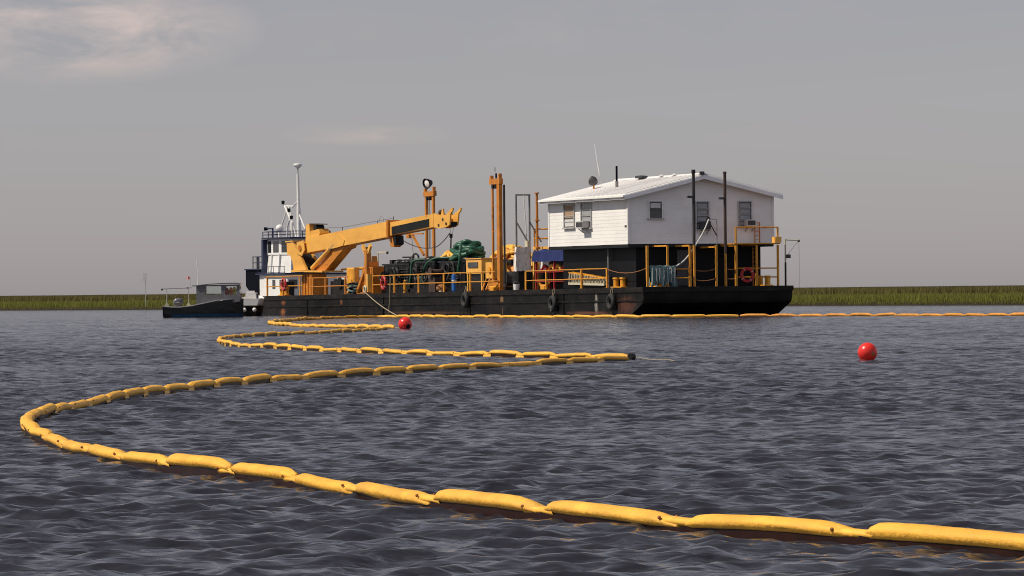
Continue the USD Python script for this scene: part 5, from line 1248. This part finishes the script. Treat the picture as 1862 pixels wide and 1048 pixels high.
def build_workboat():
    y0 = 262.9; X = -19.3
    t = Thing('workboat', 'grey cabin workboat with outboard motor moored left of the barge', 'boat', (X, y0, 0))
    xs = np.array([-21.62, -21.75, -21.2, -20.6, -19.9, -19.2, -18.4, -17.6, -17.0, -16.78])
    half = [0.80, 0.86, 0.92, 0.96, 1.0, 1.0, 0.98, 0.86, 0.58, 0.34]
    sheer = [0.66, 0.70, 0.64, 0.64, 0.72, 0.86, 1.02, 1.10, 1.12, 1.10]
    keel = [-0.2, -0.1, -0.28, -0.3, -0.3, -0.3, -0.3, -0.28, -0.2, -0.05]
    chine = [0.02, 0.1, -0.02, -0.04, -0.05, -0.05, -0.04, 0.0, 0.1, 0.2]
    m = hull_loft(xs, half, sheer, keel, chine, y0)
    q = MB(); q.add(m.vertices, m.faces); Hh = q.build('hull', 'boat_hull', t, smooth=40)
    # blue boot stripe low along the near side
    q = MB()
    st = list(zip(xs[2:], np.array(half)[2:], np.array(sheer)[2:], np.array(chine)[2:]))
    for (xa, ba, sa, ca), (xb, bb_, sb, cb) in zip(st[:-1], st[1:]):
        for sg in (-1, 1):
            lo = lambda b, s, c: (b * (0.78 + 0.15 * min(1, max(0, (0.02 - c) / ((s + c) / 2 - c)))), 0.02)
            hi = lambda b, s, c: (b * (0.78 + 0.15 * min(1, max(0, (0.22 - c) / ((s + c) / 2 - c)))), 0.22)
            pts = []
            for x, b, s, c in ((xa, ba, sa, ca), (xb, bb_, sb, cb)):
                for fn in (lo, hi):
                    w, z = fn(b, s, c); pts.append((x, y0 + sg * (w + 0.012), z)); 
            q.add(np.array(pts), [(0, 2, 3, 1)] if sg < 0 else [(0, 1, 3, 2)])
    q.build('boot_stripe', 'boat_blue', Hh)
    # gunwale and deck
    g = MB()
    for sg in (-1, 1): g.tube([(x, y0 + sg * (b - 0.02), s) for x, b, s in zip(xs[1:], half[1:], sheer[1:])], 0.045, 6)
    g.build('gunwale', 'boat_grey', t, smooth=40)
    d = MB()
    V = []; 
    for x, b, s in zip(xs, half, sheer): V += [(x, y0 - b * .97, s - 0.06), (x, y0 + b * .97, s - 0.06)]
    n = len(xs); d.add(np.array(V), [(2 * i, 2 * i + 2, 2 * i + 3, 2 * i + 1) for i in range(n - 1)]); d.build('deck', 'boat_inside', t)
    # cabin
    c0, c1, yw = -19.65, -16.98, 0.72
    f = lambda x: np.interp(x, xs[1:], sheer[1:])
    for sg in (-1, 1):
        yy = (y0 + sg * yw - 0.03, y0 + sg * yw + 0.03)
        W_ = MB(); W_.prism([(c0, 0.62), (c1 + 0.02, 0.95), (c1 + 0.06, 1.38), (c0, 1.38)], (0, 0, 0), (1, 0, 0), (0, 0, 1), (0, 1, 0), *yy)
        W_.prism([(c0, 1.38), (-19.12, 1.38), (-19.12, 1.93), (c0, 1.93)], (0, 0, 0), (1, 0, 0), (0, 0, 1), (0, 1, 0), *yy)
        W_.prism([(-18.1, 1.38), (-17.86, 1.38), (-17.86, 1.93), (-18.1, 1.93)], (0, 0, 0), (1, 0, 0), (0, 0, 1), (0, 1, 0), *yy)
        W_.prism([(-17.14, 1.38), (c1 + 0.06, 1.38), (c1 - 0.02, 1.93), (-17.14, 1.93)], (0, 0, 0), (1, 0, 0), (0, 0, 1), (0, 1, 0), *yy)
        W_.prism([(c0, 1.93), (c1 - 0.02, 1.93), (c1 - 0.04, 2.02), (c0, 1.99)], (0, 0, 0), (1, 0, 0), (0, 0, 1), (0, 1, 0), *yy)
        wall = W_.build('cabin_side', 'boat_grey', t)
        for a, b in ((-19.12, -18.1), (-17.86, -17.14)):
            p = MB(); p.wb(a, b, y0 + sg * yw - 0.006, y0 + sg * yw + 0.006, 1.38, 1.93); p.build('window_pane', 'clear_pane', wall)
    W_ = MB()
    W_.corners([(x + dx * (z > 1.2), y, z) for x, dx in ((c1 + 0.02, -0.04), (c1 + 0.07, -0.04)) for y in (y0 - yw + .031, y0 + yw - .031) for z in (0.95, 1.38)])
    W_.wb(c1 - 0.02, c1 + 0.03, y0 - yw + .031, y0 - yw + 0.12, 1.38, 1.95); W_.wb(c1 - 0.02, c1 + 0.03, y0 + yw - 0.12, y0 + yw - .031, 1.38, 1.95)
    fr = W_.build('cabin_front', 'boat_grey', t)
    p = MB(); p.wb(c1, c1 + 0.012, y0 - yw + 0.12, y0 + yw - 0.12, 1.38, 1.95); p.build('windscreen', 'clear_pane', fr)
    r = MB(); r.prism([(c0 - 0.08, 1.99), (-19.0, 2.07), (-18.2, 2.12), (-17.2, 2.13), (c1 + 0.02, 2.1), (c1 + 0.06, 2.03), (-17.2, 2.05), (-18.4, 2.05), (-19.2, 2.0), (c0 - 0.08, 1.93)], (0, y0, 0), (1, 0, 0), (0, 0, 1), (0, 1, 0), -yw - 0.1, yw + 0.1)
    r.build('cabin_roof', 'boat_grey', t)
    r = MB(); r.wb(c0 - 0.28, c0 - 0.081, y0 - 0.3, y0 + 0.3, 1.93, 1.99); r.build('roof_bracket', 'dark_grey', t)
    # outboard motor
    o = MB()
    m = trimesh.creation.box([0.62, 0.42, 0.52]).subdivide().subdivide().subdivide()
    V = np.array(m.vertices); L = np.linalg.norm(V / np.array([0.36, 0.25, 0.3]), axis=1, keepdims=True); V = V / np.maximum(L, 0.01) * np.minimum(L, 1.0) ** 0.5
    V = V * 0.97; V[:, 0] += 0.10 * V[:, 2]
    o.add(V + np.array([-20.84, y0, 0.95]), m.faces); Ob = o.build('outboard_motor', 'outboard_grey', t, smooth=True)
    q = MB(); q.wb(-20.98, -20.72, y0 - 0.1, y0 + 0.1, 0.3, 0.72); q.build('motor_leg', 'dark_grey', Ob)
    q = MB(); q.wb(-20.95, -20.75, y0 - 0.252, y0 + 0.252, 0.90, 0.94); q.build('cowl_stripe', 'blind_grey', Ob)
    # awning frame
    for x in (-21.5, -20.15):
        q = MB(); q.cyl((x, y0 - 0.6, 0.62), (x, y0 - 0.6, 1.78), 0.025, 6); q.build('frame_post', 'frame_grey', t)
        q = MB(); q.corners([(x + dx * k, y0 - 0.6 + dy, z) for dx in (-1, 1) for dy in (-0.08, 0.08) for z, k in ((0.60, 0.2), (0.92, 0.05))]); q.build('post_base', 'gangway_alu', t)
    q = MB(); q.cyl((-21.82, y0 - 0.6, 1.78), (-19.94, y0 - 0.6, 1.84), 0.02, 6); q.ball((-21.8, y0 - .6, 1.75), 0.07); q.ball((-20.2, y0 - .6, 1.84), 0.055); q.build('frame_bar', 'dark_grey', t)
    q = MB(); q.tube([(-19.55, y0 - 0.5, 2.0), (-19.58, y0 - 0.5, 2.9), (-19.62, y0 - 0.5, 3.75)], [0.03, 0.024, 0.015], 6); q.build('whip_antenna', 'white_paint', t)
    q = MB(); q.cyl((-20.04, y0 - 0.6, 1.84), (-20.04, y0 - 0.6, 2.56), 0.012, 5); Fp = q.build('flag_pole', 'frame_grey', t)
    V = [(-20.04 - 0.22 * i / 5, y0 - 0.6 + 0.03 * math.sin(i * 1.6), z + 0.02 * math.sin(i)) for z in (2.36, 2.54) for i in range(6)]
    q = MB(); q.add(np.array(V), [(i, i + 1, i + 7, i + 6) for i in range(5)]); q.build('flag', 'flag_pink', Fp)
    q = MB(); q.wb(-18.15, -17.98, y0 - 1.04, y0 - 0.985, 1.0, 1.05); q.build('cleat', 'blind_grey', t)
    q = MB(); q.wb(-19.0, -18.6, y0 - 0.3, y0 + 0.2, 0.7, 1.45); q.build('seat', 'boat_inside', t)
    # life vests piled inside the cabin, behind the front window
    for i, (x, z, mat, lab) in enumerate(((-17.74, 1.56, 'ring_red', 'red life vest hanging inside the workboat cabin'), (-17.50, 1.60, 'vest_orange', 'orange life vest hanging inside the workboat cabin'),
                                          (-17.28, 1.64, 'vest_yellow', 'yellow life vest hanging inside the workboat cabin'))):
        m = trimesh.creation.icosphere(3, 1.0); V = np.array(m.vertices) * np.array([0.13, 0.09, 0.24]); V *= 1 + 0.25 * (meshkit.fbm(V * 9 + i, 3, i)[:, None] - .5)
        q = MB(); q.add(V + np.array([x, y0 - 0.61, z]), m.faces)
        tv = Thing('life_vest', lab, 'life vest', (x, y0 - 0.61, z)); q.build('vest', mat, tv, smooth=True)
        q = MB(); q.torus((x, y0 - 0.61, z - 0.02), 0.115, 0.016, (0, 0, 1), 14, 5); q.build('belt', 'dark_grey', tv)
build_workboat()

def build_skiff():
    x0 = -16.85
    t = Thing('skiff', 'small white skiff between the workboat and the barge end', 'boat', (x0, 273, 0))
    ys = np.array([270.6, 270.75, 272, 273.5, 274.8, 275.6]); half = [0.52, 0.68, 0.74, 0.72, 0.52, 0.15]
    m = hull_loft(ys, half, [0.62] * 6, [-.2, -.25, -.25, -.2, -.1, .1], [0.02, .0, 0, .02, .1, .3], x0, 'y')
    q = MB(); q.add(m.vertices, m.faces); q.build('lower_hull', 'hull_black', t, smooth=40)
    m = hull_loft(ys, [h + 0.05 for h in half], [1.12, 1.14, 1.12, 1.15, 1.25, 1.35], [0.66] * 6, [0.68] * 6, x0, 'y')
    q = MB(); q.add(m.vertices, m.faces); q.build('topsides', 'white_paint', t, smooth=40)
    q = MB()
    q.tube([(x0 + s, y, 0.64) for s, y in [(-h, y) for h, y in zip(half, ys)]] + [(x0 + h, y, 0.64) for h, y in zip(half[::-1], ys[::-1])], 0.05, 6, closed=True); q.build('rubbing_strake', 'black_steel', t)
    q = MB(); q.wb(x0 - 0.35, x0 + 0.3, 271.8, 272.6, 1.0, 1.5); q.wb(x0 - 0.28, x0 + 0.22, 271.9, 272.5, 1.5, 1.62); q.build('console', 'white_paint', t)
    for s in (-0.34, 0.30):
        q = MB(); q.lathe([(0, -0.13), (0.1, -.1), (0.14, 0), (0.1, .1), (0, .13)], (x0 + s, 270.45, 0.4), 12, axis=(1, 0, 0.2)); q.build('fender', 'white_paint', t, smooth=True)
    q = MB(); q.wb(x0 + 0.38, x0 + 0.52, 271.3, 271.5, 1.1, 1.4); q.build('navy_lamp', 'navy_paint', t)
build_skiff()

def build_marker():
    t = Thing('channel_marker', 'slim white channel marker board standing in the far left marsh', 'marker', (-34.4, 395.5, 0.2))
    m = MB(); m.cyl((-34.4, 395.5, 0.0), (-34.4, 395.5, 3.4), 0.035, 6); m.build('pole', 'frame_grey', t)
    m = MB(); m.wb(-34.62, -34.26, 395.44, 395.46, 2.68, 3.42); m.build('board', 'white_paint', t)
build_marker()

# ------------------------------------------------------------------ containment booms
def resample(pts, step):
    p = smooth_path(pts, 14)
    s = np.concatenate([[0], np.cumsum(np.linalg.norm(np.diff(p, axis=0), axis=1))])
    n = max(2, int(round(s[-1] / step)))
    at = np.linspace(0, s[-1], n + 1)
    return lambda q: np.stack([np.interp(q, s, p[:, 0]), np.interp(q, s, p[:, 1])], -1), at
def build_boom(label, pts, mats, seed, step=1.72, radius=0.075, rise=0.082, pinch=0.62, flat=0.64, coarse=False):
    rng = np.random.default_rng(seed)
    f, at = resample(pts, step)
    c = f(at[len(at) // 2])
    t = Thing('containment_boom', label, 'boom', (*c, 0.0), 'floating containment booms')
    NA, NS = (16, 22) if not coarse else (9, 9)
    th = np.arange(NA) * 2 * np.pi / NA
    for k in range(len(at) - 1):
        s0, s1 = at[k], at[k + 1]; L = s1 - s0
        g = 0.03 * L
        ss = np.linspace(s0 + g, s1 - g, NS)
        P = f(ss); T = np.gradient(P, axis=0); T /= np.linalg.norm(T, axis=1, keepdims=True); N = np.stack([-T[:, 1], T[:, 0]], 1)
        x = np.linspace(0, 1, NS)
        ea = np.clip(x / 0.15, 0, 1); eb = np.clip((1 - x) / 0.20, 0, 1); e = np.sqrt(1 - (1 - ea) ** 2) * np.sin(eb * np.pi / 2) ** 1.4
        lift = rise + 0.05 * (meshkit.noise(np.array([s0 / 3.4, seed, 0.0]), 2) - 0.55) + rng.normal(0, 0.006); tilt = rng.normal(0, 0.012); arch = rng.uniform(-0.012, 0.022)
        rz = flat * radius * (pinch + (1 - pinch) * e) * rng.uniform(0.93, 1.06); rw = radius * (0.6 + 0.4 * e)
        zc = (lift - flat * radius) + rz + tilt * (x - 0.5) * 2 + arch * np.sin(np.pi * x)
        wr = 1 + 0.30 * (meshkit.fbm(np.stack([np.repeat(x[:, None] * 3.2, NA, 1), np.repeat(np.cos(th)[None] * 2.4, NS, 0), np.repeat(np.sin(th)[None] * 2.4, NS, 0)], -1) + k * 3.7, 3, seed) - 0.5)
        wr += (0.16 * (1 - e)[:, None] * np.sin(5 * th[None] + k))       # gathers where the cloth is drawn together
        a, b = np.cos(th), np.sin(th)
        ridge = 1 + 0.10 * np.exp(-((th - np.pi / 2) / 0.25) ** 2)       # seam along the crown
        V = np.stack([P[:, None, 0] + N[:, None, 0] * rw[:, None] * a * wr, P[:, None, 1] + N[:, None, 1] * rw[:, None] * a * wr, zc[:, None] + rz[:, None] * b * ridge * wr], -1).reshape(-1, 3)
        i, j = np.meshgrid(np.arange(NS - 1), np.arange(NA), indexing='ij')
        F = np.stack([i * NA + j, i * NA + (j + 1) % NA, (i + 1) * NA + (j + 1) % NA, (i + 1) * NA + j], -1).reshape(-1, 4)
        F = np.vstack([F[:, [0, 1, 2]], F[:, [0, 2, 3]]])
        V = np.vstack([V, [*P[0], zc[0]], [*P[-1], zc[-1]]]); c0 = NS * NA; jj = np.arange(NA)
        F = np.vstack([F, np.stack([np.full(NA, c0), (jj + 1) % NA, jj], 1), np.stack([np.full(NA, c0 + 1), (NS - 1) * NA + jj, (NS - 1) * NA + (jj + 1) % NA], 1)])
        mm = trimesh.Trimesh(V, F, process=False)
        if mm.volume < 0: F = F[:, ::-1]
        q = MB(); q.add(V, F); S_ = q.build('float_segment', mats[rng.integers(len(mats))], t, smooth=True)
        if not coarse:     # wet ballast skirt under the float
            V = []; ks = np.linspace(s0, s1, 12); Pk = f(ks); Tk = np.gradient(Pk, axis=0); Tk /= np.linalg.norm(Tk, axis=1, keepdims=True)
            zs = np.interp(ks, ss, zc - 0.35 * rz)
            for (px, py), zz, (nx, ny) in zip(Pk, zs, np.stack([-Tk[:, 1], Tk[:, 0]], 1)):
                V += [(px - nx * 0.045, py - ny * 0.045, zz), (px + nx * 0.045, py + ny * 0.045, zz), (px - nx * 0.05, py - ny * 0.05, -0.3), (px + nx * 0.05, py + ny * 0.05, -0.3)]
            F = []
            for r in range(11):
                for a_, b_ in ((0, 2), (3, 1)): F.append((r * 4 + a_, r * 4 + b_, r * 4 + 4 + b_, r * 4 + 4 + a_))
            q = MB(); q.add(np.array(V), F); q.build('skirt', 'wet_skirt', S_)
        # fabric web between this float and the next: a low tent reaching down to the water
        if k < len(at) - 2:
            w0, w1 = s1 - g - 0.17, s1 + g + 0.13
            pw = f(np.array([w0, s1, w1])); tw = pw[2] - pw[0]; tw /= np.linalg.norm(tw); nw = np.array([-tw[1], tw[0]])
            zb_ = rise - flat * radius; hz = flat * radius * pinch
            V = []; M = 10; ph = np.arange(M) * 2 * np.pi / M
            for q_, kk in ((pw[0], 1.12), (pw[1], 0.92), (pw[2], 1.12)):
                for p_ in ph: V.append((*(q_ + nw * radius * 0.7 * kk * math.cos(p_)), zb_ + hz + hz * kk * math.sin(p_)))
            F = np.array([(r * M + j, r * M + (j + 1) % M, (r + 1) * M + (j + 1) % M, (r + 1) * M + j) for r in range(2) for j in range(M)])
            mm = trimesh.Trimesh(np.array(V), np.vstack([F[:, [0, 1, 2]], F[:, [0, 2, 3]]]), process=False)
            if mm.face_normals[2][2] < 0: F = F[:, ::-1]
            q = MB(); q.add(np.array(V), F); C_ = q.build('connector', mats[0] if coarse else 'boom_connector', t, smooth=True)
            if not coarse and pw[1][1] > 52:      # loose tongue of cloth hanging into the water at the joint
                V = []
                for q_ in (pw[0], (pw[0] + pw[2]) / 2, pw[2]):
                    for o, z in ((-0.072, -0.06), (-0.05, zb_ + hz * 0.6), (0.05, zb_ + hz * 0.6), (0.072, -0.06)): V.append((*(q_ + nw * o), z))
                F = [(r * 4 + j, r * 4 + j + 1, (r + 1) * 4 + j + 1, (r + 1) * 4 + j) for r in range(2) for j in (0, 2)]
                q = MB(); q.add(np.array(V), F); q.build('tongue', 'boom_connector', C_)
            if not coarse:
                for sg in (-1, 1):
                    q = MB()
                    p3 = f(np.array([s1 - g - 0.16]))[0]
                    q.ball((*(p3 + nw * sg * 0.064), 0.086), 0.012, (1, 1, 1), 1)
                    q.build('grommet', 'grommet_brown', S_)
    return t, f, at
FAR_RIGHT = [(27.5, 196), (24.37, 200.6), (19.5, 208), (14.43, 213.5), (11.6, 215.2)]
FAR = [(11.6, 215.2), (6.2, 216.2), (-0.2, 225), (-6.57, 238), (-8.3, 238), (-9.9, 234), (-11.3, 218), (-11.65, 206), (-11.1, 194), (-9.0, 181), (-6.6, 172), (-4.65, 166)]
MIDDLE = [(-4.9, 163.5), (-5.6, 157), (-6.7, 151), (-8.3, 144), (-9.2, 138), (-9.1, 131), (-8.55, 124), (-7.6, 116.5), (-4.6, 105.5), (-1.7, 97.5), (0.8, 92), (2.46, 88.6)]
NEAR = [(2.4, 87.9), (0.9, 84.2), (-0.9, 79.6), (-2.5, 74.8), (-4.0, 70.0), (-5.2, 63.3), (-5.68, 56.2), (-5.74, 51.4), (-5.56, 48.2), (-4.99, 43.99), (-4.05, 39.48), (-2.95, 35.65), (-1.91, 33.0), (-0.93, 30.0), (-0.24, 28.28), (0.57, 26.71), (1.47, 25.19), (2.4, 23.91), (2.95, 23.08), (3.83, 21.6), (5.11, 20.23)]
build_boom('orange brown stained containment boom trailing off to the right behind the right hand buoy', FAR_RIGHT, ['boom_fabric_stained'], 3, coarse=True, pinch=0.6, radius=0.085, rise=0.075, flat=0.9)
build_boom('farthest yellow containment boom running along the barge side and hooking round to the small buoy', FAR, ['boom_fabric_gold', 'boom_fabric_yellow'], 4, coarse=True, pinch=0.8, radius=0.085, rise=0.075, flat=0.9)
build_boom('middle yellow containment boom sweeping round to a black capped end', MIDDLE, ['boom_fabric_yellow', 'boom_fabric_gold'], 5, pinch=0.62, radius=0.075)
build_boom('nearest yellow containment boom curving across the foreground', NEAR, ['boom_fabric_yellow', 'boom_fabric_yellow', 'boom_fabric_gold'], 6)

def build_moorings():
    t = Thing('boom_anchor', 'black end cap and anchor line at the right tip of the middle booms', 'anchor line', (2.5, 88.3, 0))
    m = MB(); m.tube([(2.46, 88.4, 0.075), (2.53, 88.5, 0.07)], 0.07, 14); m.build('end_cap', 'black_steel', t, smooth=40)
    m = MB(); m.tube(smooth_path([(2.6, 88.6, 0.06), (2.9, 87.6, 0.02), (3.2, 86.6, 0.03), (3.5, 85.6, -0.03)], 5), 0.009, 5); m.build('line', 'rope_tan', t)
    m = MB(); m.tube([B(43.4, 0.1, 0.2) * (1 - f) + np.array([-6.55, 238.0, 0.14]) * f - np.array([0, 0, 0.5 * f * (1 - f)]) for f in np.linspace(0, 1, 12)], 0.03, 6)
    top_mesh('mooring_line', m, 'rope_tan', 'tan mooring line slanting from the fairlead to the far boom', 'rope', smooth=True, at=tuple(B(43, 0, 0)))
    m = MB(); m.tube([B(38.1, -0.09, 0.95), B(38.15, -0.1, 0.0), B(38.4, -0.1, -1.2)], 0.025, 6)
    top_mesh('hanging_line', m, 'rope_tan', 'tan line hanging straight down the hull by the rail post', 'rope', at=tuple(B(38, 0, 0)))
    m = MB(); m.tube(smooth_path([(-4.65, 166, 0.08), (-4.5, 165.8, 0.05), (-4.35, 165.6, 0.08)], 3), 0.014, 5)
    top_mesh('buoy_tether', m, 'rope_tan', 'short tether between the far boom tip and the small buoy', 'rope', at=(-4.5, 165.8, 0))
build_moorings()

def build_buoys():
    g = 'red mooring buoys'
    for (x, y, R, lab) in ((7.21, 85.6, 0.2, 'red ball buoy floating alone on the open water at right'), (-4.21, 165.4, 0.27, 'red ball buoy with a black patch at the tip of the far boom')):
        t = Thing('mooring_buoy', lab, 'buoy', (x, y, 0), g)
        m = MB(); m.ball((x, y, R * 0.78), R, (1, 1, 1), 4); Bq = m.build('ball', 'buoy_red', t, smooth=True)
        d = np.array([0.45, -0.75, -0.35 if R > .25 else -0.15]); d /= np.linalg.norm(d)
        m = MB(); c = np.array([x, y, R * 0.78])
        s = trimesh.creation.icosphere(3, R * 1.006); keep = (s.triangles_center / np.linalg.norm(s.triangles_center, axis=1, keepdims=True)) @ d > (0.93 if R > .25 else 0.975)
        s = s.submesh([np.nonzero(keep)[0]], append=True); m.add(s.vertices + c, s.faces); m.build('patch', 'black_steel' if R > .25 else 'grommet_brown', Bq, smooth=True)
build_buoys()
